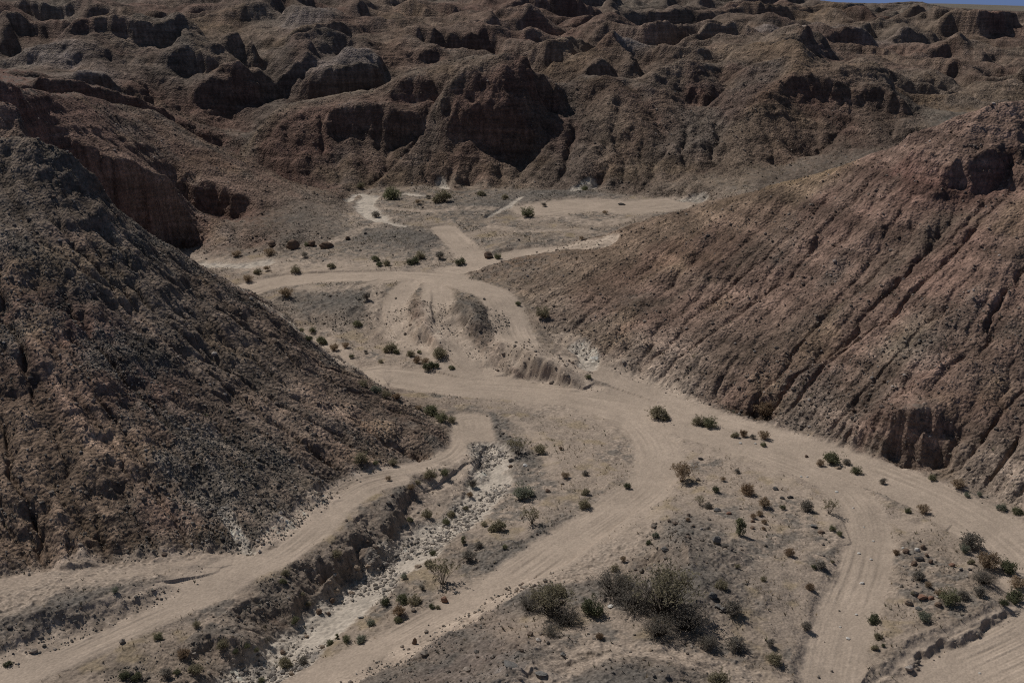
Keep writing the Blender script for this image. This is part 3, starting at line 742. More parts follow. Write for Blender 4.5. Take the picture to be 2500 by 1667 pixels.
# ------------------------------------------------------------------ relief in detail
SL = slope_fine(Z)
cliff = sstep(.85, 1.6, SL) * HILL
keep = np.minimum(1, 1.0 / (1 + .004 * Y))         # nothing; far cells are larger anyway
stream = pnoise(X / 14, Y / 14, 40)
# ledges: harder beds that dip gently to the right
bed = Z + .16 * X + .05 * Y + 1.2 * pnoise(X / 40, Y / 40, 41)
red = np.clip((C[..., 0] / np.maximum(C[..., 2], .01) - 1.45) / .5, 0, 1)
ledge = np.sin(bed * 2.4 + 1.5 * pnoise(X / 9, Y / 9, 42)) * .5 + np.sin(bed * 5.1 + 2) * .3
Z = Z + HILL * (sstep(.5, 1.2, SL) * mix(.24, .11, sstep(150, 200, Y)) * ledge * (.4 + .6 * red))
rub = fbm(X / 2.2, Y / 2.2, 3, .55, 50)
rub2 = pnoise(X / .62, Y / .62, 53); rub3 = pnoise(X / .27, Y / .27, 54)
rough = HILL * (.25 + .75 * sstep(-.2, .6, pnoise(X / 11, Y / 11, 55) + .35 * S2)) * (1 - .6 * red) * (1 - .65 * ((X < 0) & (Y < 130)))
Z = Z + HILL * .09 * rub + rough * (.10 * np.maximum(rub2, -.3) + .075 * np.maximum(rub3, -.2))
backf = sstep(170, 215, Y) * HILL
Z = Z + backf * (.22 * fbm(X / 3.1, Y / 2.2, 4, .68, 58) - .15 * np.abs(fbm(X / 5.5, Y / 4.0, 3, .55, 59)) - 1.0 * np.abs(fbm(X / 13, Y / 9, 3, .5, 34)) + .06 * ledge)
wn = rng.normal(0, 1, X.shape).astype(np.float32)
Z = Z + HILL * (1 - .7 * cliff) * (.026 * np.clip(wn, -1.5, 2.2) * sstep(150, 95, Y) + .08 * np.maximum(pnoise(X / .5, Y / .8, 36), -.3) * sstep(95, 170, Y))
# vertical flutes on cliffs
Z = Z + cliff * .24 * (np.abs(pnoise(X / 1.6, Y / 1.6, 56)) - .3)
flofl = (1 - HILL) * sstep(.45, 1.0, SL)
Z = Z + flofl * (.09 * fbm(X / .9, Y / .9, 3, .6, 57) + .10 * rub3)
# floor: low swells, pebbles, banks beside the tracks
flo = 1 - HILL
gm = sstep(-.15, .35, .25 * sstep(132, 150, Y) + fbm(X / 7, Y / 7, 3, .6, 60) + 1.1 * sstep(.23, .17, np.mean(C, -1)))
flat = flo * (1 - ROAD) * (1 - WASH)
Z = Z + flat * (.16 * fbm(X / 4.5, Y / 4.5, 3, .5, 61) + .07 * gm * np.maximum(rub2, 0) + .05 * (.3 + gm) * np.maximum(rub3, 0) + .07 * pnoise(X / 1.1, Y / 1.1, 62))
ridge_n = np.maximum(0, fbm(X / 3.2, Y / 3.2, 3, .5, 63) - .25)
dark_zone = sstep(.27, .19, np.mean(C, -1)) * flat
Z = Z + dark_zone * (.35 * ridge_n + .10 * np.maximum(rub2, 0) + .06 * np.maximum(rub3, 0))
rut = (pnoise(lat / .42, along / 14, 70) * .6 + pnoise(lat / .2, along / 9, 71) * .4) * np.clip(.55 + 1.3 * fbm(X / 7, Y / 7, 2, .5, 75), .1, 1.6)
Zr = tz + .25 * (Z - tz)
Z = mix(Z, Zr, ROAD * .8 * np.exp(-(np.abs(Z - Zr) / .55) ** 2)) - ROAD * .08 + (ROAD + .7 * SOFT) * .055 * rut
bank = np.exp(-((np.minimum(trk['road'], 9) - 1.25) / .35) ** 2) * flo
Z = Z + bank * .13 * np.maximum(0, pnoise(X / 3.5, Y / 3.5, 72) - .05)
cob = np.maximum(0, pnoise(X / .8, Y / .8, 73)) * sstep(0, .4, pnoise(X / 6, Y / 6, 74) + .1) * WASH
Z = Z - WASH * .22 + .10 * cob * (trk['wash'] > -9) + WASH * .05 * rub3
DUST = X * 0
print('detail', round(time.time() - T0, 1))

# ------------------------------------------------------------------ colour of rock and soil
n1 = fbm(X / 16, Y / 16, 4, .55, 80); n2 = fbm(X / 4, Y / 4, 3, .6, 81); n3 = fbm(X / 1.1, Y / 1.1, 3, .6, 82)
grain = rng.normal(0, 1, X.shape).astype(np.float32)
grain = (grain + np.roll(grain, 1, 0) + np.roll(grain, 1, 1)) / 1.73
Cc = C.astype(np.float32)
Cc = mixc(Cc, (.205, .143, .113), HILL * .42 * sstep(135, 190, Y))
Cc = mixc(Cc, DGRAV, HILL * mix(.55, .3, sstep(170, 230, Y)) * sstep(.1, .75, n1 * .7 + .25 * n2 + .35 * S2) * (1 - cliff))
nl = ((X < 0) & (Y < 135)) * HILL
Cc = mixc(Cc, (.215, .150, .112), nl * .55 * sstep(.2, 1.3, S2 + .6 * n1))
Cc = mixc(Cc, (.142, .130, .114), nl * .60 * sstep(-.1, .9, -.6 * S2 + .5 * n2 + .9 * n1))
Cc = mixc(Cc, YEL, HILL * mix(.40, .22, sstep(190, 240, Y)) * sstep(.25, .8, fbm(X / 12, Y / 12, 3, .6, 83)) * (1 - .6 * cliff))
Cc = mixc(Cc, RED, HILL * .40 * sstep(.2, .8, fbm(X / 18, Y / 18, 3, .6, 84)))
thin = np.clip(pnoise(bed * 2.2, X / 30 + Y / 45, 37), -1, 1) + .6 * np.clip(pnoise(bed * 5.0, X / 18 + Y / 30, 38), -1, 1)
Cc = Cc * (1 + HILL * .20 * thin * sstep(.25, .6, SL) * (.35 + .65 * sstep(-.3, .4, n1)) * (1 - .75 * ((X < 0) & (Y < 130))))[..., None]
band = .5 + .5 * np.sin(bed * 1.7 + 2 * pnoise(X / 15, Y / 15, 85)) * np.sin(bed * .63)
Cc = Cc * (1 + HILL * (band - .5) * (.35 + .22 * ((X > 0) & (Y < 150))))[..., None]
Cc = mixc(Cc, (.26, .215, .17), HILL * .35 * sstep(2.2, 4.6, ACC) * (1 - cliff))
Cc = mixc(Cc, SAND, flat * .65 * sstep(.12, .24, np.mean(C, -1)) * sstep(-.2, .6, n2 + .4 * n1))
Cc = mixc(Cc, (.150, .136, .122), flat * .80 * gm * sstep(-.3, .4, n3 + .4 * n2))
Cc = mixc(Cc, (.215, .165, .130), flat * .7 * FOOT * sstep(-.5, .4, n2 + .5 * n3))
Cc = mixc(Cc, (.29, .225, .13), flat * .45 * sstep(.15, .7, fbm(X / 3, Y / 3, 3, .6, 86)) * (1 - gm))
Cc = mixc(Cc, (.400, .325, .264), SOFT * np.clip(.7 + .5 * rut, 0, 1))
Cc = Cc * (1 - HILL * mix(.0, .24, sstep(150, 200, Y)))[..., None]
rc = np.asarray((.415, .338, .274), np.float32) * (1 + .26 * rut + .10 * n2 + .07 * n1 + .05 * n3)[..., None]
Cc = Cc + (rc - Cc) * ROAD[..., None]
wc_ = np.asarray((.50, .44, .375), np.float32) * (1 + .10 * n2 + .12 * n3)[..., None]
Cc = Cc + (wc_ - Cc) * WASH[..., None]
Cc = mixc(Cc, (.25, .225, .205), np.clip(cob * 2.2, 0, .8))
gr = (.04 + .14 * HILL + .09 * flat * gm + .05 * flat)
Cc = mixc(Cc, (.27, .215, .17), flofl * .75)
Cc = Cc * np.exp(np.clip(grain, -2, 2.5) * gr)[..., None]
Cc = Cc * np.exp(HILL * (.10 * np.clip(S1, -2, 2) + .05 * np.clip(S2, -2, 2) + (X < 0) * (Y < 135) * (.16 * np.clip(S2, -2, 2) + .09 * np.clip(S1, -2, 2))))[..., None]
Cc = np.clip(Cc, .02, .6)
print('colour', round(time.time() - T0, 1))

# ------------------------------------------------------------------ meshes
def new_mesh(name, co, faces, cols=None, normals=None, smooth=True):
    me = bpy.data.meshes.new(name)
    n, f = len(co), len(faces)
    k = faces.shape[1]
    me.vertices.add(n); me.vertices.foreach_set('co', np.ascontiguousarray(co, np.float32).ravel())
    me.loops.add(f * k); me.loops.foreach_set('vertex_index', np.ascontiguousarray(faces, np.int32).ravel())
    me.polygons.add(f); me.polygons.foreach_set('loop_start', np.arange(0, f * k, k, dtype=np.int32))
    try:
        me.polygons.foreach_set('loop_total', np.full(f, k, np.int32))
    except Exception:
        pass
    me.polygons.foreach_set('use_smooth', np.full(f, smooth))
    if cols is not None:
        a = me.attributes.new('soil', 'FLOAT_COLOR', 'POINT')
        rgba = np.ones((n, 4), np.float32); rgba[:, :3] = cols
        a.data.foreach_set('color', rgba.ravel())
    me.update(calc_edges=True)
    if normals is not None:
        me.normals_split_custom_set_from_vertices(np.ascontiguousarray(normals, np.float32))
    return me

def link(name, me, mat, parent=None, loc=None):
    o = bpy.data.objects.new(name, me)
    if mat is not None and (not me.materials):
        me.materials.append(mat)
    COL.objects.link(o)
    if parent is not None:
        o.parent = parent
    if loc is not None:
        o.location = loc
    return o

def soil_material(name, scale, bump, grit, rough=.95, strata=0.0):
    m = bpy.data.materials.new(name)
    m.use_nodes = True
    t = m.node_tree; t.nodes.clear()
    out = t.nodes.new('ShaderNodeOutputMaterial'); b = t.nodes.new('ShaderNodeBsdfPrincipled')
    b.inputs['Roughness'].default_value = rough
    b.inputs['Specular IOR Level'].default_value = .12
    at = t.nodes.new('ShaderNodeAttribute'); at.attribute_name = 'soil'
    geo_ = t.nodes.new('ShaderNodeNewGeometry')
    def noise(sc, det):
        n = t.nodes.new('ShaderNodeTexNoise'); n.inputs['Scale'].default_value = sc; n.inputs['Detail'].default_value = det
        n.inputs['Roughness'].default_value = .65
        t.links.new(geo_.outputs['Position'], n.inputs['Vector']); return n
    vo = t.nodes.new('ShaderNodeTexVoronoi'); vo.inputs['Scale'].default_value = scale
    t.links.new(geo_.outputs['Position'], vo.inputs['Vector'])
    nz = noise(scale * .55, 6)
    r1 = t.nodes.new('ShaderNodeMapRange'); r1.inputs['From Min'].default_value = .3; r1.inputs['From Max'].default_value = .7
    r1.inputs['To Min'].default_value = 1 - grit; r1.inputs['To Max'].default_value = 1 + grit
    t.links.new(nz.outputs[0], r1.inputs['Value'])
    sp = t.nodes.new('ShaderNodeSeparateColor'); t.links.new(vo.outputs['Color'], sp.inputs[0])
    r2 = t.nodes.new('ShaderNodeMapRange'); r2.inputs['To Min'].default_value = 1 - grit; r2.inputs['To Max'].default_value = 1 + grit
    t.links.new(sp.outputs[0], r2.inputs['Value'])
    mu = t.nodes.new('ShaderNodeMath'); mu.operation = 'MULTIPLY'
    t.links.new(r1.outputs[0], mu.inputs[0]); t.links.new(r2.outputs[0], mu.inputs[1])
    sc_ = t.nodes.new('ShaderNodeVectorMath'); sc_.operation = 'SCALE'
    t.links.new(at.outputs['Color'], sc_.inputs[0]); t.links.new(mu.outputs[0], sc_.inputs['Scale'])
    t.links.new(sc_.outputs[0], b.inputs['Base Color'])
    ad = t.nodes.new('ShaderNodeMath'); ad.operation = 'MULTIPLY_ADD'; ad.inputs[1].default_value = -.6
    t.links.new(vo.outputs['Distance'], ad.inputs[0]); t.links.new(nz.outputs[0], ad.inputs[2])
    bp = t.nodes.new('ShaderNodeBump'); bp.inputs['Strength'].default_value = 1.0; bp.inputs['Distance'].default_value = bump
    t.links.new(ad.outputs[0], bp.inputs['Height']); t.links.new(bp.outputs[0], b.inputs['Normal'])
    if strata > 0:                            # thin beds, dipping a little, seen on bare faces
        mp = t.nodes.new('ShaderNodeMapping'); mp.inputs['Rotation'].default_value = (.06, -.16, 0); mp.inputs['Scale'].default_value = (.05, .05, .75)
        t.links.new(geo_.outputs['Position'], mp.inputs['Vector'])
        ns = t.nodes.new('ShaderNodeTexNoise'); ns.inputs['Scale'].default_value = 1.6; ns.inputs['Detail'].default_value = 1.0; ns.inputs['Roughness'].default_value = .7
        t.links.new(mp.outputs[0], ns.inputs['Vector'])
        r3 = t.nodes.new('ShaderNodeMapRange'); r3.inputs['From Min'].default_value = .35; r3.inputs['From Max'].default_value = .65
        r3.inputs['To Min'].default_value = 1 - strata; r3.inputs['To Max'].default_value = 1 + strata
        t.links.new(ns.outputs[0], r3.inputs['Value'])
        m2 = t.nodes.new('ShaderNodeMath'); m2.operation = 'MULTIPLY'
        t.links.new(mu.outputs[0], m2.inputs[0]); t.links.new(r3.outputs[0], m2.inputs[1]); t.links.new(m2.outputs[0], sc_.inputs['Scale'])
        b2 = t.nodes.new('ShaderNodeBump'); b2.inputs['Strength'].default_value = .45; b2.inputs['Distance'].default_value = .55
        t.links.new(ns.outputs[0], b2.inputs['Height']); t.links.new(bp.outputs[0], b2.inputs['Normal']); t.links.new(b2.outputs[0], b.inputs['Normal'])
    t.links.new(b.outputs[0], out.inputs['Surface'])
    return m
M_HILL = soil_material('stony_slope', 3.2, .25, .20, strata=.16)
M_GROUND = soil_material('gravelly_sand', 5.0, .06, .12)
M_ROAD = soil_material('packed_sand', 6.0, .03, .06)
M_WASH = soil_material('dry_silt', 4.0, .06, .10)

dZy = np.gradient(Z, axis=0) / np.gradient(Y, axis=0)
gxu = np.gradient(Z, axis=1) / np.gradient(X, axis=1)
# along a row only x changes; along a column both do
NX = -gxu; NY = -(dZy - gxu * fu[None, :].astype(np.float32)); NZ = np.ones_like(NX)
NL = np.sqrt(NX * NX + NY * NY + 1)
NRM = np.stack([NX / NL, NY / NL, NZ / NL], -1)
cls = np.zeros((MV - 1, MU - 1), np.int8)
def fmean(a):
    return (a[:-1, :-1] + a[1:, :-1] + a[:-1, 1:] + a[1:, 1:]) * .25
hm = fmean(HILL); ym = fmean(Y); xm = fmean(X)
cls[fmean(ROAD) > .5] = 1
cls[fmean(SOFT) > .6] = 1
cls[fmean(WASH) > .5] = 2
hh = (hm > .5) & (cls == 0)
cls[hh] = 5
cls[hh & (ym < 128) & (xm < 0)] = 3
cls[hh & (ym < 150) & (xm > -4)] = 4
ids = np.arange(MV * MU).reshape(MV, MU)
quads = np.stack([ids[:-1, :-1], ids[:-1, 1:], ids[1:, 1:], ids[1:, :-1]], -1)
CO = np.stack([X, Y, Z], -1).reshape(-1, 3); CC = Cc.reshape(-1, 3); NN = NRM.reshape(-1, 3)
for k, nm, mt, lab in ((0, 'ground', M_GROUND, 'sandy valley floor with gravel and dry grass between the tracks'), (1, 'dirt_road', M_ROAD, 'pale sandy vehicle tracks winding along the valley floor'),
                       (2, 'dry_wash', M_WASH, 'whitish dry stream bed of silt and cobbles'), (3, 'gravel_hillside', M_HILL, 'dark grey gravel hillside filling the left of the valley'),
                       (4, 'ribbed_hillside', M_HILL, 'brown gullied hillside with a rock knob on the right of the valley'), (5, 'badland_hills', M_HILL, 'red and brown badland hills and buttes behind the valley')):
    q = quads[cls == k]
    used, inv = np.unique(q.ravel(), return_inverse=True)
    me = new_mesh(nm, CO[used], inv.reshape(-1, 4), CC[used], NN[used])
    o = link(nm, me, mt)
    o['kind'] = 'structure'; o['label'] = lab
# the plain beyond the hills, out to the horizon
py_ = np.exp(np.linspace(math.log(980), math.log(9000), 90)); pu = np.linspace(-.8, .8, 240)
PY = py_[:, None] * np.ones((1, 240)); PX = pu[None] * PY
tt = sstep(1100, 2600, PY)
PZ = mix(31.0, 37.6 - PY * .0285 * np.maximum(pu[None] - .375, 0), tt) + 1.5 * fbm(PX / 300, PY / 300, 3, .5, 90) * (1 - tt)
PZ[0] = np.interp(PX[0] / PY[0], fu, Z[-1] - 2)
pid = np.arange(90 * 240).reshape(90, 240)
pq = np.stack([pid[:-1, :-1], pid[:-1, 1:], pid[1:, 1:], pid[1:, :-1]], -1).reshape(-1, 4)
pc = np.ones((90 * 240, 3)) * np.array((.17, .15, .12)) * (1 + .2 * fbm(PX / 200, PY / 60, 3, .5, 91)).reshape(-1, 1)
o = link('desert_plain', new_mesh('desert_plain', np.stack([PX, PY, PZ], -1).reshape(-1, 3), pq, pc), M_HILL)
o['kind'] = 'structure'; o['label'] = 'flat grey-brown desert plain running to the horizon'
print('terrain done', round(time.time() - T0, 1), 'verts', MU * MV)
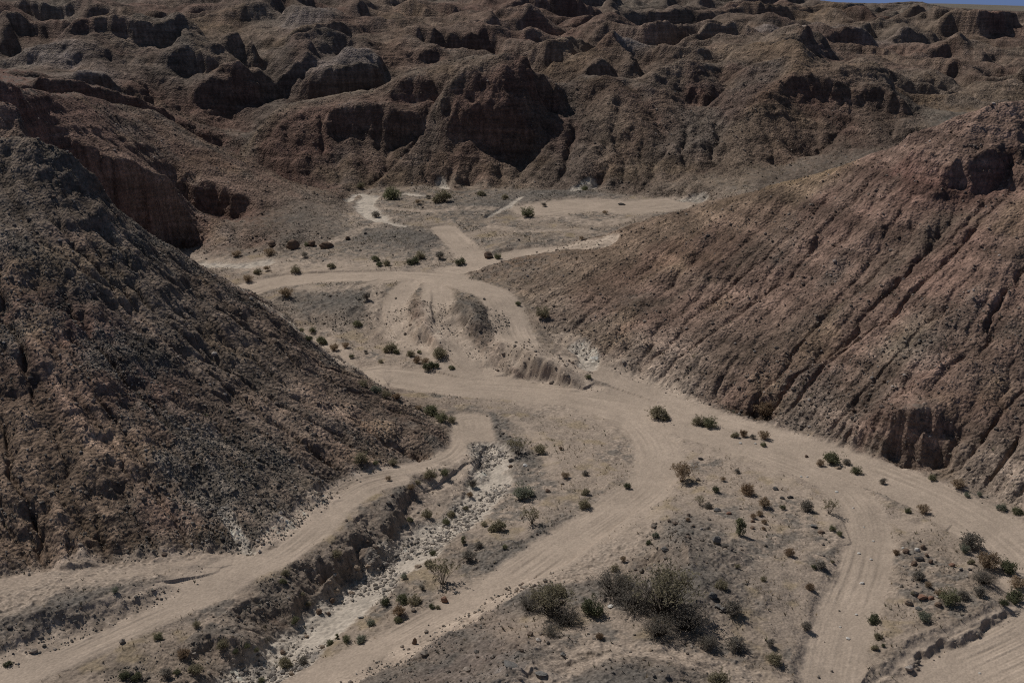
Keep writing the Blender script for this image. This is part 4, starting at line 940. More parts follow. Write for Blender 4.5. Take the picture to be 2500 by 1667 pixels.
# kind | centre of the plant in the 2352 x 1568 picture | width | group | label
SHRUBS = """
green|900|445|48|F|wide green shrub at the foot of the badlands by the white wash
olive|1017|450|50|F|low spreading olive shrub right of the wide green one on the far flat
grey|983|452|15|F|tiny grey shrub between the two wide shrubs at the badlands foot
green|1343|432|20|F|small round green shrub beside the white gully mouth
olive|1105|445|24|F|olive shrub under the pale talus cone of the butte
olive|828|425|22|F|olive shrub at the mouth of the red notch
tan|961|463|18|F|dry tan shrub below the two wide shrubs on the far flat
grey|864|492|22|F|grey shrub standing in the far white wash
green|1212|487|38|F|bushy green shrub at the left end of the far sandy pad
tan|1390|488|14|F|tiny tan shrub just below the far sandy pad
tan|1336|546|15|F|tan shrub above the far end of the side track
grey|1250|470|16|F|grey shrub on the stony rise left of the far pad
olive|1160|452|20|F|olive shrub on the stony rise under the butte
green|862|593|24|B|upright green shrub, leftmost of the clump by the bench track
dark|872|606|20|B|small dark green shrub at the front of the bench track clump
olive|888|604|22|B|olive shrub, rightmost of the bench track clump
dark|948|598|34|B|dense dark green shrub above the bench track
olive|966|586|30|B|tall olive shrub behind the dense dark green one
grey|1010|586|26|B|grey twiggy shrub left of the forking side track
dark|1057|600|28|B|round dark green shrub in the fork of the side track
green|1143|589|20|B|green shrub under the small rock ledge by the side track
tan|571|639|26|B|tan and olive shrub at the left end of the bench track
olive|761|610|24|B|single olive shrub above the middle of the bench track
olive|680|618|30|B|broad olive shrub above the bench track
tan|614|616|18|B|small tan shrub near the left end of the bench track
olive|592|623|24|B|olive shrub touching the left slope above the bench track
tan|544|582|24|B|tan shrub on the pale sand under the left cliff
tan|619|578|30|B|broad tan shrub among the rocks right of the left cliff
grey|700|585|18|B|grey shrub below the dark boulders
green|705|560|16|B|small green shrub on the dark gravel mound
tan|659|672|34|C|yellowish dry bush tucked against the left slope under the bench
green|693|757|18|C|green shrub, upper left of four by the left slope
green|718|757|20|C|green shrub, upper right of four by the left slope
dark|711|779|22|C|dark green shrub, lower left of four by the left slope
green|738|781|32|C|wide green shrub, lower right of four by the left slope
tan|767|796|28|C|tan brown shrub just right of the wide green one
tan|793|792|20|C|dry tan shrub beside the tan brown one
green|821|743|26|C|lone green shrub in the middle of the grassy hollow
grey|843|679|26|C|grey shrub on the stony rise under the bench
dark|808|818|16|C|round dark green shrub at the edge of the crossing track
olive|898|798|36|C|broad olive shrub in the row above the crossing track
green|911|807|18|C|green shrub leaning on the broad olive one
olive|943|812|22|C|olive shrub left of the brown ones above the crossing track
green|963|808|13|C|tiny green shrub behind the olive one
rust|956|825|24|C|brown shrub below the olive one above the crossing track
tan|975|829|24|C|tan brown shrub beside the dark green mound
dark|984|840|30|C|dark green mound nearest the crossing track
dark|1000|838|22|C|dark green shrub joined to the right of the mound
olive|1010|811|38|C|wide olive green shrub at the foot of the sand ramp
green|1037|843|18|C|green shrub between the mound and the worn ramp
grey|840|808|12|C|tiny grey shrub left of the row above the crossing track
olive|875|830|14|C|tiny olive shrub at the crossing track edge
green|1190|697|18|X|small green shrub where the right ramp bends
olive|1247|719|38|X|olive shrub low on the right slope above the ramp
green|1352|865|16|X|bright green shrub at the tip of the red mound
olive|1512|946|56|X|large olive bush, first of the row by the crossing track
olive|1603|966|34|X|olive bush at the left of the wide pair by the crossing track
green|1628|968|42|X|green bush at the right of the wide pair by the crossing track
olive|1689|998|24|X|olive shrub left of the low brown ones by the crossing track
rust|1707|996|24|X|low brown shrub between the olive and tan ones by the crossing track
grey|1728|1002|18|X|small grey shrub in the row by the crossing track
tan|1754|998|32|X|tan brown upright bush at the right end of the row
green|1753|1020|18|X|green shrub in front of the tan brown upright bush
rust|1757|938|58|X|big round brown tumbleweed bush against the roadside bank
green|1910|1050|52|X|large round green bush between the two tracks on the right
tan|1884|1063|22|X|low brown shrub at the left foot of the large green bush
green|1966|1079|30|X|dark green shrub right of the large round green bush
grey|1944|1060|22|X|grey shrub between the large green bush and its neighbour
grey|2026|1103|22|X|grey green shrub by the eroded bank right of the track
green|2141|1096|22|X|green brown shrub in the nook under the right cliff
tan|2200|1110|36|X|dry tan bush below the right cliff
blue|2222|1136|18|X|blue green shrub, left of two under the right cliff
blue|2250|1135|16|X|blue green shrub, right of two under the right cliff
green|2336|1172|32|X|bright green shrub at the right edge under the slope
blue|2299|1164|28|X|grey green shrub at the far side of the crossing track, right edge
olive|835|882|24|L|olive shrub at the tip of the left slope, first of four
blue|864|895|28|L|grey green shrub at the tip of the left slope, second of four
olive|888|904|30|L|olive brown shrub at the tip of the left slope, third of four
rust|911|909|24|L|brown shrub at the tip of the left slope, last of four
green|990|940|42|L|bright green bush beyond the tip of the left slope
green|1014|957|38|L|green bush right of the bright green one
olive|1038|963|24|L|olive shrub at the right end of the green bushes
tan|962|935|18|L|tan shrub left of the bright green bush
olive|829|1052|40|L|olive tan bush at the foot of the left slope above the left track
green|863|1063|16|L|small green shrub above the bend of the left track
olive|903|1061|26|L|olive shrub above the bend of the left track
olive|987|1088|34|L|low olive shrub on the sand right of the left track bend
green|1022|1084|26|L|low green shrub at the right end of the sand patch
tan|892|1098|18|L|tan shrub on top of the cutbank near its upper end
tan|944|1120|22|L|tan shrub on the end of the cutbank
olive|960|1108|18|L|olive shrub on the end of the cutbank
green|650|1335|20|L|green shrub between the left track and the cutbank
olive|656|1315|24|L|olive shrub beside the left track above the cutbank
olive|774|1274|28|L|olive shrub perched on top of the cutbank
olive|695|1367|14|L|tiny olive shrub at the foot of the cutbank
olive|708|1386|16|L|small olive shrub on the slope under the cutbank
blue|266|1357|24|L|grey green shrub on the gravel mound left of the track
dark|18|1524|22|L|dark green shrub at the left edge beside the track
green|364|1461|28|L|round green shrub on the slope below the left track
olive|452|1434|24|L|olive brown shrub below the left track
green|679|1425|24|L|green shrub beside the cobbles under the cutbank
green|569|1488|17|L|small round green shrub, left of two by the lower wash
green|590|1492|15|L|small round green shrub, right of two by the lower wash
dark|541|1495|17|L|dark green shrub right of the dark bank at the bottom left
olive|511|1479|36|L|olive bush in front of the dark bank at the bottom left
rust|423|1499|38|L|brown dry bush left of the dark bank at the bottom left
olive|450|1533|46|L|large olive green bush in the bottom left row
green|407|1544|20|L|small green shrub in the bottom left row
grey|383|1547|36|L|grey bush in the bottom left row
dark|313|1553|32|L|dark green shrub at the bottom edge, right of a darker one
dark|286|1548|34|L|darkest green bush at the bottom left edge
grey|614|1468|18|L|grey blue shrub on the slope beside the lower wash
olive|655|1520|42|M|tall olive bush between the lower wash and the middle track
grey|695|1515|30|M|grey bush right of the tall olive bush near the bottom
green|601|1560|20|M|green shrub at the bottom edge beside the wash
green|757|1474|24|M|green shrub, left of three by the wash
upright|774|1460|16|M|narrow upright green shrub, middle of three by the wash
green|796|1467|24|M|green shrub, right of three by the wash
blue|830|1465|30|M|pale grey green shrub right of the three by the wash
blue|851|1429|26|M|grey green shrub above the lower middle track
dark|885|1382|28|M|dark green bush at the left of the clump by the wash
green|924|1374|36|M|green bush at the top of the clump by the wash
olive|953|1377|38|M|olive bush at the right of the clump by the wash
rust|917|1402|38|M|brown bush in the middle of the clump by the wash
green|914|1423|24|M|green shrub at the bottom of the clump by the wash
dark|993|1391|18|M|dark green shrub beside the middle track, left of a smaller one
olive|1006|1394|14|M|tiny olive shrub beside the middle track
sparse|1018|1315|68|M|tall open creosote bush, largest between the wash and the middle track
grey|971|1348|20|M|grey shrub at the foot of the tall creosote bush
blue|928|1324|22|M|blue grey shrub left of the tall creosote bush
olive|985|1292|26|M|olive shrub behind the tall creosote bush
dark|993|1268|20|M|dark green shrub on the edge of the wash
grey|1076|1272|40|M|round grey bush in the grass right of the wash
grey|1100|1250|22|M|small grey twiggy shrub beside the round grey bush
upright|1065|1241|21|M|upright bright green shrub at the edge of the wash
green|1160|1254|16|M|small green shrub on the gravel strip by the middle track
olive|1144|1205|48|M|wide olive bush right of the wash bend
olive|1112|1203|18|M|small olive shrub left of the wide olive bush
sparse|1223|1184|50|M|low open shrub right of the wide olive bush
green|1025|1198|24|M|dark green shrub on the left lip of the wash
olive|982|1180|30|M|yellow olive tuft on the sand left of the wash
olive|1036|1180|24|M|olive tuft above the shrub on the wash lip
green|941|1193|18|M|green shrub at the foot of the cutbank's upper end
grey|1086|1110|26|M|grey shrub on the left bank of the upper wash
rust|1080|1135|20|M|brown shrub on the left bank of the upper wash
olive|1070|1166|20|M|olive shrub on the left bank where the wash bends
blue|1203|1127|56|M|wide grey green bush in the pebbly ground right of the wash
olive|1241|1031|34|M|round olive tan bush high on the pebbly ground
sparse|1191|1025|48|M|open dark twigged bush at the top of the wash
tan|1298|1090|22|M|small tan shrub alone on the pebbly ground
rust|1288|1029|12|M|tiny brown shrub near the round olive tan bush
olive|1345|1128|26|M|olive brown shrub near the middle track, upper of two
olive|1341|1157|34|M|grey olive shrub near the middle track, lower of two
dark|1440|1116|23|M|small dark green ball just left of the middle track
grey|1345|1085|20|M|grey shrub on pebbles above the olive pair
smoke|1565|1088|48|I|tall leafless tan shrub in the fork of the two tracks
dark|1645|1124|25|I|dark green ball on the sand left of the brown ball
rust|1716|1121|42|I|large brown ball shaped shrub on the pale sand
grey|1694|1081|18|I|small grey green shrub above the brown ball
tan|1660|1098|16|I|faint tan shrub above the dark green ball
tan|1755|1152|36|I|dry tan bush below and right of the brown ball
tan|1745|1178|20|I|low tan tuft below the dry tan bush
sparse|1608|1150|28|I|sparse upright green shrub with bare stems
grey|1627|1160|24|I|grey shrub beside the sparse upright one
upright|1698|1210|42|I|tall bright green bush standing on the island
dark|1797|1165|18|I|small green ball right of the dry tan bush
grey|1853|1162|38|I|grey twiggy bush near the right-hand track
sparse|1904|1166|38|I|pale open shrub at the edge of the right-hand track
rust|1730|1184|18|I|rust brown tuft, uppermost of three near the tall green bush
rust|1755|1197|17|I|rust brown tuft, middle of three near the tall green bush
rust|1755|1213|13|I|rust brown tuft, lowest of three near the tall green bush
rust|1580|1193|14|I|brown tuft on the crest of the gravel ridge
dark|1489|1245|18|I|dark green shrub at the left foot of the gravel ridge
blue|1505|1230|20|I|grey green shrub at the left foot of the gravel ridge
olive|1412|1305|28|I|olive shrub beside the side wash above the thicket
tan|1431|1285|18|I|tan shrub at the side wash above the thicket
green|1912|1213|20|I|green brown ball, upper of two left of the right-hand track
green|1928|1226|17|I|green brown ball, lower of two left of the right-hand track
rust|1813|1267|28|I|brown dry shrub on the slope right of the gravel ridge
dark|1869|1302|18|I|dark green shrub touching a grey one on the island
grey|1886|1297|30|I|grey shrub touching the dark green one on the island
olive|1912|1290|12|I|tiny olive shrub at the edge of the right-hand track
olive|1658|1341|36|I|olive shrub right of the thicket among stones
grey|1683|1395|50|I|grey brown bush right of the thicket beside pale boulders
rust|1860|1346|24|I|rust brown shrub in the middle of the dry grass
olive|1694|1299|16|I|small olive shrub on the slope below the leaning boulder
olive|1753|1330|18|I|small olive shrub in the grass below the brown dry one
grey|1853|1437|30|I|grey shrub beside the lower right-hand track
grey|1768|1474|28|I|grey olive shrub near the bottom of the island
olive|1779|1511|42|I|olive brown bush at the bottom of the island
grey|1690|1478|50|I|grey bush in the dry grass below the thicket
olive|1651|1556|62|I|pale olive bush at the bottom edge
rust|1377|1459|24|I|brown shrub above the curved tyre tracks
mesquite|1525|1372|170|T|biggest mesquite bush with a thin green crown over bare dark branches
bare|1408|1345|110|T|bare dark bush at the upper left of the thicket
bare|1460|1375|110|T|bare grey bush in the middle of the thicket
bare|1575|1420|120|T|bare dark bush at the lower right of the thicket
bare|1510|1440|90|T|bare grey bush at the bottom of the thicket
olive|1436|1335|44|T|olive shrub behind the thicket by the side wash
mesquite|1266|1385|120|T|dark mesquite bush left of the thicket
bare|1215|1388|66|T|bare bush on the left side of the dark mesquite
bare|1300|1415|84|T|bare dark bush in front of the dark mesquite
olive|1284|1355|42|T|olive topped shrub behind the dark mesquite
dark|1362|1392|64|T|dense dark shrub between the two mesquite clumps
bare|1266|1448|50|T|small bare bush below the dark mesquite
grey|1625|1470|50|T|grey bush at the right foot of the thicket
green|2085|1172|20|R|small green ball between the curving tracks
tan|2120|1168|34|R|yellow tan tuft right of the small green ball
grey|2229|1240|62|R|wide grey brown bush at the bend of the crossing track
blue|2214|1259|30|R|green shrub under the wide grey brown bush
rust|2058|1267|22|R|brown shrub left of the cluster of round boulders
olive|2231|1289|20|R|small olive shrub with a dark rock below it
tan|2268|1285|62|R|big orange tan dry bush by the bend
dark|2312|1301|54|R|long dark green bush right of the orange tan one
tan|2335|1335|46|R|orange tan dry bush at the right edge
bare|2258|1325|64|R|leafless fallen bush with arching grey branches
grey|2110|1320|36|R|grey brown shrub below the cluster of boulders
tan|2132|1342|22|R|tan shrub between the boulders and the large green bush
green|2180|1368|56|R|large round green bush right of the red boulders
tan|2158|1362|26|R|tan brown shrub leaning on the large round green bush
grey|2212|1364|34|R|grey shrub at the right side of the large round green bush
grey|2250|1358|40|R|grey bush under the leafless fallen one
blue|2121|1415|42|R|round blue green shrub below the red boulders
dark|2006|1419|38|R|bright dark green shrub by the lower right-hand track
olive|2017|1460|26|R|olive shrub below the bright dark green one
dark|2028|1482|13|R|tiny dark shrub between the tracks at the bottom
olive|2010|1485|22|R|yellowish shrub at the edge of the lower right-hand track
dark|2332|1369|48|R|dark green bush at the right edge above the lower track
dark|2305|1384|26|R|small dark green ball left of the bush at the right edge
olive|2098|1363|16|R|tiny olive shrub above the flat pale boulder
"""
# colour | centre in the picture | width | height / width | label
ROCKS = """
grey|1647|1240|21|1.25|tall grey boulder leaning on the sand right of the gravel ridge
grey|1637|1367|24|.7|grey boulder right of the mesquite thicket
grey|1649|1393|16|.75|round pale grey boulder above the grey brown bush
grey|1664|1397|20|.6|flat grey boulder touching the grey brown bush
grey|1527|1260|18|.6|blue grey boulder on the left flank of the gravel ridge
brown|2120|1257|17|.75|dark red brown boulder at the top of the round boulder cluster
white|2106|1262|16|.55|whitish boulder beside the dark red brown one
brown|2081|1265|18|.6|brown boulder at the left of the cluster
white|2074|1259|10|.6|small white stone on top of the cluster's left boulder
brown|2100|1295|20|.7|rounded brown boulder at the bottom of the cluster
brown|2138|1290|12|.85|small round brown boulder right of the cluster's bottom one
brown|2128|1274|14|.6|tan brown boulder in the middle of the cluster
dark|2112|1281|22|.5|dark jumbled rock in the middle of the cluster
red|2186|1296|16|.5|red brown flat stone alone right of the cluster
dark|2228|1307|11|.6|small dark stone below the small olive shrub
red|2118|1373|22|.65|large red boulder left of the large round green bush
red|2137|1373|17|.65|smaller red boulder touching the large red one
tan|2086|1382|20|.8|tan boulder half buried left of the red boulders
brown|2155|1388|20|.55|brown slab below the large round green bush
grey|2110|1398|18|.45|pale flat slab above the blue green shrub
tan|821|1307|16|.9|round tan boulder fallen at the foot of the cutbank
tan|845|1302|14|.7|tan boulder beside the round one at the cutbank foot
tan|757|1335|14|.8|tan rock knob on the face of the cutbank
tan|808|1361|15|.7|tan boulder among the wash cobbles
brown|762|1378|16|.75|brown boulder at the edge of the wash cobbles
brown|734|1404|17|.9|dark brown boulder at the left end of the wash cobbles
brown|755|1408|12|.7|small brown boulder beside the dark brown one in the wash
tan|960|1300|18|.5|flat tan boulder on the right edge of the wash
tan|773|1358|18|.5|flat tan boulder under the cutbank shadow
brown|649|1497|16|.5|brown boulder in the pale silt of the lower wash
tan|703|1460|14|.55|tan boulder lying on the pale silt of the wash
tan|670|1546|15|.7|tan boulder at the foot of the tall olive bush
tan|741|1484|14|.7|tan boulder below the three shrubs by the wash
grey|830|1418|14|.6|pale grey boulder left of the grey green shrub by the middle track
red|1021|1376|20|.9|reddish boulder beside the middle track
grey|1046|1361|8|.8|small white grey stone right of the creosote bush
brown|952|1472|13|1.6|upright brown rock standing under the gravel bank by the middle track
dark|1175|1056|16|.5|dark flat boulder at the right edge of the upper wash
white|1206|1068|15|.6|blue white boulder on the pebbly ground
brown|1173|1071|13|.6|brown boulder beside the upper wash
dark|1428|469|18|.35|small dark heap lying on the far sandy pad
brown|1258|1127|16|.5|flat brown stone right of the wide grey green bush
dark|1610|1053|14|.5|dark flat stone on the sand between the tracks
grey|1781|1121|14|.7|blue grey stone heap right of the brown ball shrub
dark|1796|1143|12|.7|dark stone below the blue grey heap
dark|1815|1141|15|.55|dark flat stone right of the other dark stone
grey|1647|1170|18|.5|grey boulder at the top of the gravel ridge beside the grey shrub
red|1674|1178|13|.55|red white stone at the right end of the ridge top stones
brown|1729|1197|14|.6|brown boulder between the rust tufts
brown|1729|1212|13|.55|brown boulder below the other one near the rust tufts
grey|1868|1207|16|.5|grey stone in the line of stones by the right-hand track
brown|1886|1222|20|.45|brown slab in the line of stones by the right-hand track
tan|1924|1073|16|.4|tan slab under the large round green bush by the track
brown|1852|1047|11|.6|brown stone at the left of the large round green bush
grey|1180|1528|46|.16|broad pale grey outcrop at the bottom edge
grey|1243|1545|30|.2|pale grey slab right of the broad outcrop
grey|1293|1502|14|.9|grey white boulder below the dark mesquite
tan|1495|1492|10|.7|small tan stone on the curved tyre tracks
white|1403|1392|16|.4|pale stone ring fragment below the dense dark shrub
brown|1122|586|26|.7|squared brown rock ledge beside the side track
brown|672|562|36|.75|large dark brown boulder at the foot of the dark gravel mound
brown|717|560|22|.7|brown boulder right of the large dark brown one
brown|625|560|22|.6|brown boulder left of the large dark brown one
brown|750|563|40|.45|long brown rock at the right end of the boulder row
brown|799|547|13|.8|small brown boulder above the boulder row
dark|1112|687|7|.8|black stone at the crest of the right ramp
tan|790|1460|12|.5|pale stone by the upright green shrub at the wash
white|1973|1270|9|.4|small white stone lying on the right-hand track
white|2000|1285|9|.35|small white stone lying on the right-hand track
white|1980|1339|14|.35|small white stone lying on the right-hand track
white|1967|1411|8|.4|small white stone lying on the right-hand track
white|1947|1465|13|.35|small white stone lying on the right-hand track
white|1930|1440|8|.35|small white stone lying on the right-hand track
white|2006|1242|7|.4|small white stone lying on the right-hand track
white|1984|1210|6|.4|small white stone lying on the right-hand track
white|1960|1167|7|.4|small white stone lying on the right-hand track
white|1922|1129|9|.4|small white stone lying on the right-hand track
white|1840|1094|9|.4|small white stone lying on the right-hand track
white|1854|1095|7|.4|small white stone lying on the right-hand track
white|1701|1017|9|.4|white stone on the sand below the wide pair of bushes
white|1735|1018|8|.4|white stone with a dark one on the sand below the row of bushes
white|2250|1545|8|.4|white stone in the lower right track
"""
# ------------------------------------------------------------------ plants and stones
def leaf_material(name, c1, c2, rough=.8, thin=.55):
    m = bpy.data.materials.new(name); m.use_nodes = True
    t = m.node_tree; t.nodes.clear()
    out = t.nodes.new('ShaderNodeOutputMaterial'); b = t.nodes.new('ShaderNodeBsdfPrincipled')
    b.inputs['Roughness'].default_value = rough; b.inputs['Specular IOR Level'].default_value = .1
    oi = t.nodes.new('ShaderNodeObjectInfo'); ge = t.nodes.new('ShaderNodeNewGeometry')
    n = t.nodes.new('ShaderNodeTexNoise'); n.inputs['Scale'].default_value = 6.0; n.inputs['Detail'].default_value = 3
    t.links.new(ge.outputs['Position'], n.inputs['Vector'])
    ad = t.nodes.new('ShaderNodeMath'); ad.operation = 'MULTIPLY_ADD'; ad.inputs[1].default_value = .55; ad.use_clamp = True
    sb = t.nodes.new('ShaderNodeMath'); sb.operation = 'MULTIPLY_ADD'; sb.inputs[1].default_value = 1.6; sb.inputs[2].default_value = -.55
    t.links.new(n.outputs[0], sb.inputs[0]); t.links.new(oi.outputs['Random'], ad.inputs[0]); t.links.new(sb.outputs[0], ad.inputs[2])
    mx = t.nodes.new('ShaderNodeMix'); mx.data_type = 'RGBA'
    mx.inputs['A'].default_value = (*c1, 1); mx.inputs['B'].default_value = (*c2, 1)
    t.links.new(ad.outputs[0], mx.inputs['Factor']); t.links.new(mx.outputs['Result'], b.inputs['Base Color'])
    tr = t.nodes.new('ShaderNodeBsdfTranslucent'); ms = t.nodes.new('ShaderNodeMixShader'); ms.inputs[0].default_value = thin
    t.links.new(mx.outputs['Result'], tr.inputs['Color']); t.links.new(b.outputs[0], ms.inputs[1]); t.links.new(tr.outputs[0], ms.inputs[2])
    t.links.new(ms.outputs[0], out.inputs['Surface'])
    return m
LM = {
 'green': leaf_material('green_leaves', (0.158, 0.167, 0.099), (0.283, 0.279, 0.175)),
 'dark': leaf_material('dark_green_leaves', (0.097, 0.109, 0.065), (0.179, 0.187, 0.116)),
 'olive': leaf_material('olive_leaves', (0.233, 0.212, 0.143), (0.374, 0.334, 0.234)),
 'blue': leaf_material('blue_green_leaves', (0.200, 0.216, 0.166), (0.319, 0.330, 0.260)),
 'tan': leaf_material('dry_tan_twigs', (0.323, 0.250, 0.177), (0.476, 0.378, 0.275)),
 'rust': leaf_material('dry_rust_twigs', (0.250, 0.181, 0.124), (0.378, 0.281, 0.195)),
 'grey': leaf_material('grey_twigs', (0.220, 0.200, 0.171), (0.354, 0.323, 0.281)),
 'bark': leaf_material('dark_bark', (.085, .075, .066), (.150, .134, .118)),
}

class MB:
    def __init__(s): s.v, s.f = [], []
    def quad(s, c, a, b):
        i = len(s.v)
        s.v += [c - a - b, c + a - b, c + a + b, c - a + b]; s.f.append((i, i + 1, i + 2, i + 3))
    def stick(s, p, q, r0, r1):
        d = (q - p)
        if d.length < 1e-6: return
        d.normalize()
        a = d.cross(Vector((.31, .77, .55))); a.normalize(); b = d.cross(a)
        i = len(s.v)
        for k in range(3):
            w_ = a * math.cos(k * 2.0944) + b * math.sin(k * 2.0944)
            s.v += [p + w_ * r0, q + w_ * r1]
        for k in range(3):
            n = (k + 1) % 3
            s.f.append((i + 2 * k, i + 2 * n, i + 2 * n + 1, i + 2 * k + 1))
    def mesh(s, name, mat):
        me = bpy.data.meshes.new(name)
        me.from_pydata([tuple(x) for x in s.v], [], s.f)
        me.materials.append(mat)
        return me

def rv(R):
    while True:
        v = Vector((R.uniform(-1, 1), R.uniform(-1, 1), R.uniform(-1, 1)))
        if .05 < v.length < 1: return v.normalized()

def leafy(R, n, size, h, lumps, hollow=.55, up=.2, upright=False):
    """leaves gathered in uneven clumps inside a dome one unit wide"""
    m = MB()
    cl = []
    for _ in range(lumps):
        a = R.uniform(0, 6.283); r = .33 * math.sqrt(R.random()) * (1.0 if not upright else .7)
        z = h * R.uniform(.25, .72) * (1 - .5 * (r / .36) ** 2)
        cl.append((Vector((r * math.cos(a), r * math.sin(a), z)), R.uniform(.13, .24)))
    for _ in range(n):
        c, rad = R.choice(cl)
        d = rv(R)
        p = c + Vector((d.x, d.y, d.z * .85)) * rad * R.uniform(hollow, 1.08)
        if R.random() < .10: p += rv(R) * .10
        if p.z < .01: p.z = R.uniform(.01, .1)
        a = rv(R); b = a.cross(d + Vector((0, 0, up)))
        if b.length < .01: continue
        b.normalize()
        s_ = size * R.uniform(.6, 1.4)
        m.quad(p, a * s_ * .5, b * s_ * .28)
    return m

def stems(R, n, h, spread, r0, forks=2, droop=0.0):
    m = MB(); tips = []
    for _ in range(n):
        a = R.uniform(0, 6.283); tilt = R.uniform(.1, 1) * spread
        p = Vector((R.uniform(-.03, .03), R.uniform(-.03, .03), -.05))
        d = Vector((math.cos(a) * tilt, math.sin(a) * tilt, 1)).normalized()
        L = h * R.uniform(.55, 1.0)
        q = p + d * L * .5
        m.stick(p, q, r0, r0 * .7)
        for _ in range(forks):
            d2 = (d + rv(R) * .45 + Vector((0, 0, .1 - droop))).normalized()
            e = q + d2 * L * R.uniform(.3, .55)
            m.stick(q, e, r0 * .6, r0 * .25); tips.append(e)
            for _ in range(forks):
                d3 = (d2 + rv(R) * .6).normalized()
                g = e - d2 * L * .1 * R.random() + d3 * L * .2
                m.stick(e, g, r0 * .35, r0 * .15); tips.append(g)
    return m, tips

def twig_leaves(R, tips, per, size, rad):
    m = MB()
    for p in tips:
        for _ in range(per):
            q = p + rv(R) * rad * R.random()
            if q.z < .02: q.z = .02
            a = rv(R); b = a.cross(rv(R))
            if b.length < .05: continue
            m.quad(q, a * size * R.uniform(.3, .7), b.normalized() * size * .25)
    return m

KINDS = {}     # kind -> list of (foliage mesh, stems mesh, height/width)
def make_kind(kind, seed):
    R = random.Random(seed)
    if kind in ('green', 'dark', 'blue', 'olive'):
        h = .70
        fo = leafy(R, 1050, .056, h, 12 + seed % 4)
        st, tp = stems(R, 22, .72, 1.0, .009)
        f2 = twig_leaves(R, tp, 3, .045, .06)
        i0 = len(fo.v); fo.v += f2.v; fo.f += [tuple(k + i0 for k in f) for f in f2.f]
        return fo.mesh('foliage', LM[kind]), st.mesh('stems', LM['bark']), h
    if kind in ('tan', 'rust', 'grey'):
        h = .8
        st, tp = stems(R, 46, .66, 1.0, .010, 2)
        fo = twig_leaves(R, tp, 4, .055, .085)
        fo2 = leafy(R, 600, .045, h, 10, .3)
        i0 = len(fo.v); fo.v += fo2.v; fo.f += [tuple(k + i0 for k in f) for f in fo2.f]
        return fo.mesh('foliage', LM[kind]), st.mesh('stems', LM[kind]), h
    if kind == 'sparse':
        st, tp = stems(R, 16, 1.0, .65, .011, 2)
        fo = twig_leaves(R, tp, 5, .06, .10)
        return fo.mesh('foliage', LM['olive']), st.mesh('stems', LM['bark']), 1.0
    if kind == 'upright':
        fo = leafy(R, 1300, .062, 1.25, 11, .5, upright=True)
        st, tp = stems(R, 10, 1.0, .35, .016)
        return fo.mesh('foliage', LM['green']), st.mesh('stems', LM['bark']), 1.25
    if kind == 'smoke':
        st, tp = stems(R, 30, 1.0, .75, .008, 3)
        fo = twig_leaves(R, tp, 5, .05, .09)
        return fo.mesh('foliage', LM['tan']), st.mesh('stems', LM['tan']), 1.0
    if kind == 'bare':                       # wide leafless thicket of dark grey branches
        st, tp = stems(R, 95, .62, 1.25, .0052, 3, .05)
        fo = twig_leaves(R, tp, 2, .022, .06)
        return fo.mesh('foliage', LM['grey']), st.mesh('stems', LM['bark']), .55
    if kind == 'mesquite':                   # leafless limbs below, thin green crown on top
        st, tp = stems(R, 84, .66, 1.15, .0062, 3)
        fo = twig_leaves(R, [p for p in tp if p.z > .40], 4, .028, .07)
        return fo.mesh('foliage', LM['olive']), st.mesh('stems', LM['bark']), .62
for k_ in ('green', 'dark', 'blue', 'olive', 'tan', 'rust', 'grey', 'sparse', 'upright', 'smoke', 'bare', 'mesquite'):
    KINDS[k_] = [make_kind(k_, 7 * i + len(k_)) for i in range(3)]
CATS = {'smoke': ('twiggy_shrub', 'shrub'), 'bare': ('thicket_bush', 'bush'), 'mesquite': ('mesquite_bush', 'bush')}
GROUPS = {'F': 'shrubs on the far flat', 'B': 'shrubs along the bench track', 'C': 'shrubs below the bench', 'L': 'shrubs on the left bench and cutbank', 'M': 'shrubs between the cobble wash and the middle track',
          'I': 'shrubs on the island between the middle and right tracks', 'R': 'shrubs right of the curving track', 'X': 'shrubs beside the wide crossing track', 'T': 'bushes of the mesquite thicket'}
n_shrub = 0
def shrub(kind, px, py, wd, g, label):
    global n_shrub
    fo, st, hr = KINDS[kind][n_shrub % 3]
    n_shrub += 1
    x, y, z = surf(px, py + wd * hr * .38)
    dep = y * CP + (CAM_H - z) * SP
    s = wd / FREF * dep
    nm, cat = CATS.get(kind, ('desert_shrub', 'shrub'))
    if wd >= 20:
        o = bpy.data.objects.new(nm, None)
        o.empty_display_size = .2
        COL.objects.link(o)
        for n2, me in (('foliage', fo), ('stems', st)):
            c = bpy.data.objects.new(n2, me); COL.objects.link(c); c.parent = o
    else:
        o = bpy.data.objects.new(nm, fo); COL.objects.link(o)
    o.location = (x, y, z - .03 * s)
    o.rotation_euler = (0, 0, random.uniform(0, 6.28))
    o.scale = (s * random.uniform(.95, 1.1), s * random.uniform(.9, 1.05), s * random.uniform(.88, 1.08))
    o['label'] = label; o['category'] = cat; o['group'] = GROUPS[g]
    return o
for row in SHRUBS.strip().splitlines():
    k_, px, py, wd, g, lab = [q.strip() for q in row.split('|')]
    shrub(k_, float(px), float(py), float(wd), g, lab)
print('shrubs', n_shrub, round(time.time() - T0, 1))

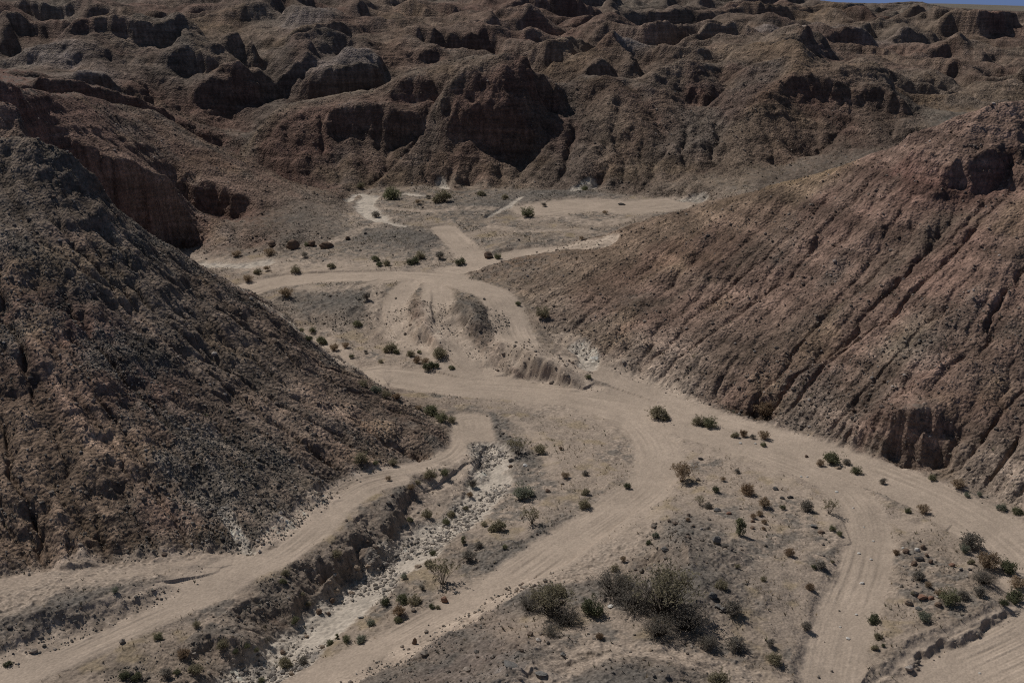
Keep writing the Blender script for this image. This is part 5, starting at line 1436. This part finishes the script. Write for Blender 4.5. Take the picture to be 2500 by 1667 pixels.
# ------------------------------------------------------------------ boulders
def ico(sub):
    import bmesh
    bm = bmesh.new(); bmesh.ops.create_icosphere(bm, subdivisions=sub, radius=1.0)
    v = np.array([x.co[:] for x in bm.verts]); f = np.array([[q.index for q in x.verts] for x in bm.faces]); bm.free()
    return v, f
def rock_material(name, c1, c2):
    m = leaf_material(name, c1, c2, .9, 0.0)
    t = m.node_tree
    b = next(n for n in t.nodes if n.type == 'BSDF_PRINCIPLED')
    n = t.nodes.new('ShaderNodeTexNoise'); n.inputs['Scale'].default_value = 9; n.inputs['Detail'].default_value = 6
    ge = next(q for q in t.nodes if q.type == 'NEW_GEOMETRY')
    t.links.new(ge.outputs['Position'], n.inputs['Vector'])
    bp = t.nodes.new('ShaderNodeBump'); bp.inputs['Distance'].default_value = .06
    t.links.new(n.outputs[0], bp.inputs['Height']); t.links.new(bp.outputs[0], b.inputs['Normal'])
    return m
RM = {'grey': rock_material('grey_rock', (.13, .125, .12), (.22, .21, .20)), 'brown': rock_material('brown_rock', (.13, .090, .068), (.20, .145, .11)),
      'red': rock_material('red_rock', (.19, .105, .075), (.27, .165, .12)), 'tan': rock_material('tan_rock', (.26, .20, .15), (.34, .27, .21)),
      'white': rock_material('white_rock', (.48, .46, .43), (.62, .60, .57)), 'dark': rock_material('dark_rock', (.055, .05, .048), (.09, .082, .078))}
def rock_mesh(col, seed):
    r = np.random.default_rng(seed)
    v, f = ico(3)
    for _ in range(7):                       # chop flat faces
        d = r.normal(size=3); d /= np.linalg.norm(d); lim = r.uniform(.55, .85)
        p = v @ d; v = v - np.maximum(p - lim, 0)[:, None] * d * .9
    k = r.uniform(0, 9, 3)
    v = v * (1 + .10 * np.sin(v[:, :1] * 5 + k[0]) * np.sin(v[:, 1:2] * 4 + k[1]) + .05 * np.sin(v[:, 2:3] * 9 + k[2]))
    v = v / (v.max(0) - v.min(0)).max()
    v[:, 2] *= .75
    v[:, 1] *= r.uniform(.7, .95)
    me = bpy.data.meshes.new('boulder'); me.from_pydata(v.tolist(), [], f.tolist()); me.materials.append(RM[col])
    return me
RK = {c: [rock_mesh(c, 40 + i + 5 * len(c)) for i in range(3)] for c in RM}
n_rock = 0
for row in ROCKS.strip().splitlines():
    c_, px, py, wd, hr, lab = [q.strip() for q in row.split('|')]
    px, py, wd, hr = float(px), float(py), float(wd), float(hr)
    x, y, z = surf(px, py + wd * hr * .3)
    s = wd / FREF * (y * CP + (CAM_H - z) * SP)
    o = bpy.data.objects.new('boulder' if s > .5 else 'stone', RK[c_][n_rock % 3]); COL.objects.link(o)
    n_rock += 1
    o.location = (x, y, z + s * hr * .26); o.scale = (s, s, s * hr / .75); o.rotation_euler = (random.uniform(-.2, .2), random.uniform(-.2, .2), random.uniform(-.5, .5))
    o['label'] = lab; o['category'] = 'rock'
    if lab.startswith('small white stone lying'): o['group'] = 'white stones on the right-hand track'
print('rocks', n_rock)

# ------------------------------------------------------------------ loose stones, cobbles and dry grass: more than anyone could count
def pick(weight, n):
    p = (weight * fcell * np.gradient(X, axis=1)).ravel().astype(np.float64)
    p[np.abs(np.broadcast_to(fu[None], X.shape).ravel()) > .57] = 0
    cdf = np.cumsum(p); k = np.searchsorted(cdf, rng.uniform(0, cdf[-1], n))
    return np.minimum(k, p.size - 1)
pv, pf = ico(1)
pts6 = [pv * (1 + .22 * np.random.default_rng(90 + i).normal(size=(len(pv), 1))) * np.array([1, .8, .62]) for i in range(6)]
def strew(name, label, weight, n, s0, s1, colfun, mat, power=2.6, tmpl=None, sink=.3):
    k = pick(weight, n)
    px_, py_2 = X.ravel()[k], Y.ravel()[k]
    px_ = px_ + rng.uniform(-.5, .5, n) * .3; 
    pz = ground(px_, py_2)
    size = s0 * (1 - rng.random(n) * (1 - (s0 / s1) ** (power - 1))) ** (-1 / (power - 1))
    ang = rng.uniform(0, 6.283, n)
    ca, sa = np.cos(ang)[:, None], np.sin(ang)[:, None]
    T = np.stack([pts6[i % 6] for i in range(n)]) if tmpl is None else np.stack([tmpl[i % len(tmpl)] for i in range(n)])
    fx = pf if tmpl is None else np.array([[0, 1, 2], [3, 4, 5], [6, 7, 8], [9, 10, 11]])
    T = T * (size * .5)[:, None, None]
    co = np.stack([T[..., 0] * ca - T[..., 1] * sa + px_[:, None], T[..., 0] * sa + T[..., 1] * ca + py_2[:, None], T[..., 2] + (pz + size * sink * .5)[:, None]], -1)
    nv = T.shape[1]
    fa = (fx[None] + (np.arange(n) * nv)[:, None, None]).reshape(-1, 3)
    cols = np.repeat(colfun(k, n), nv, axis=0)
    me = new_mesh(name, co.reshape(-1, 3), fa, cols, smooth=False)
    o = link(name, me, mat); o['kind'] = 'stuff'; o['label'] = label
    return o
M_STONE = soil_material('loose_stone', 9.0, .02, .10)
def stone_cols(k, n):
    base = Cc.reshape(-1, 3)[k]
    g = rng.choice(6, n, p=[.34, .2, .16, .12, .12, .06])
    tab = np.array([(.10, .095, .09), (.15, .13, .115), (.13, .095, .075), (.20, .175, .15), (.25, .22, .19), (.42, .39, .36)])
    return .35 * base + .65 * tab[g] * rng.uniform(.75, 1.25, (n, 1))
notrack = (1 - ROAD) * (1 - .85 * SOFT) * (1 - WASH)
strew('scree', 'loose grey and brown stones strewn over the hillsides', HILL * (.25 + sstep(-.2, .8, n1 + .3 * n2)) * np.clip(140 / Y, .25, 1.6) * (Y < 225), 36000, .10, .55, stone_cols, M_STONE, 3.1)
strew('gravel', 'scattered stones on the sandy valley floor', notrack * (1 - HILL) * (.03 + gm ** 2 * (.4 + dark_zone) * (.1 + sstep(-.1, .6, fbm(X / 2.5, Y / 2.5, 3, .6, 89)))) * np.clip(100 / Y, .3, 1.5), 30000, .08, .6, stone_cols, M_STONE, 2.9)
def cob_cols(k, n):
    tab = np.array([(.36, .32, .28), (.28, .255, .23), (.42, .37, .32), (.22, .195, .175)])
    return tab[rng.choice(4, n)] * rng.uniform(.8, 1.2, (n, 1))
washcore = sstep(.6, .9, WASH) * (Y < 108) * (Y > 50)
cobz = washcore * (.04 + 1.2 * sstep(-.1, .35, pnoise(X / 6, Y / 6, 74) + .15))
strew('cobbles', 'pale cobbles and rubble lying in the dry wash', cobz ** 1.5, 2500, .09, .5, cob_cols, M_STONE, 2.4, None, .12)
bl = []
for i in range(5):
    r = np.random.default_rng(300 + i); t_ = []
    for _ in range(4):
        a, l = r.uniform(0, 6.28), r.uniform(.25, .7)
        b = r.uniform(0, 6.28); w_ = .10
        t_ += [(w_ * math.cos(b), w_ * math.sin(b), -.2), (-w_ * math.cos(b), -w_ * math.sin(b), -.2), (l * math.cos(a), l * math.sin(a), r.uniform(.7, 1.3))]
    bl.append(np.array(t_))
def grass_cols(k, n):
    tab = np.array([(.30, .225, .115), (.24, .185, .10), (.19, .165, .085), (.35, .275, .16)])
    return tab[rng.choice(4, n)] * rng.uniform(.8, 1.15, (n, 1))
strew('dry_grass', 'short dry straw coloured grass tufts on the valley floor', notrack * (1 - HILL) * (.10 + sstep(0, .6, fbm(X / 5, Y / 5, 3, .6, 86) + .15)) * (1 - .7 * gm) * np.clip(110 / Y, .3, 1.4), 26000, .16, .42, grass_cols, soil_material('straw', 20, .001, .1), 2.6, bl, .1)
def chip_cols(k, n):
    tab = np.array([(.165, .150, .132), (.22, .20, .175), (.30, .27, .24), (.115, .104, .093)])
    return tab[rng.choice(4, n, p=[.4, .25, .12, .23])] * rng.uniform(.8, 1.2, (n, 1))
strew('slope_gravel', 'grey gravel chips covering the slope on the left', HILL * (X < 0) * (Y < 128) * (.15 + sstep(-.1, .8, -.6 * S2 + .5 * n2 + .9 * n1)), 26000, .07, .30, chip_cols, M_STONE, 3.2)
def scrub_cols(k, n):
    tab = np.array([(.17, .150, .095), (.14, .135, .080), (.21, .165, .110), (.23, .20, .155)])
    return tab[rng.choice(4, n)] * rng.uniform(.75, 1.2, (n, 1))
bl2 = [np.concatenate([b_[:9] * np.array([1.3, 1.3, .8]), b_[9:]]) for b_ in bl]
sc_pl = sstep(.0, .5, fbm(X / 6, Y / 6, 3, .6, 88))
strew('low_scrub', 'low dry olive and brown scrub dotted over the valley floor', notrack * (1 - HILL) * (.04 + sc_pl ** 2) * (1 + 2.2 * sstep(112, 135, Y)) * (Y < 200), 14000, .22, .6, scrub_cols, bpy.data.materials['straw'], 2.8, bl2, .1)
strew('slope_scrub', 'thin dry scrub specks on the lower hillsides', HILL * (Z < 12) * (.2 + sc_pl) * (Y < 205), 2600, .3, .8, scrub_cols, bpy.data.materials['straw'], 2.8, bl2, .1)
print('all done', round(time.time() - T0, 1))
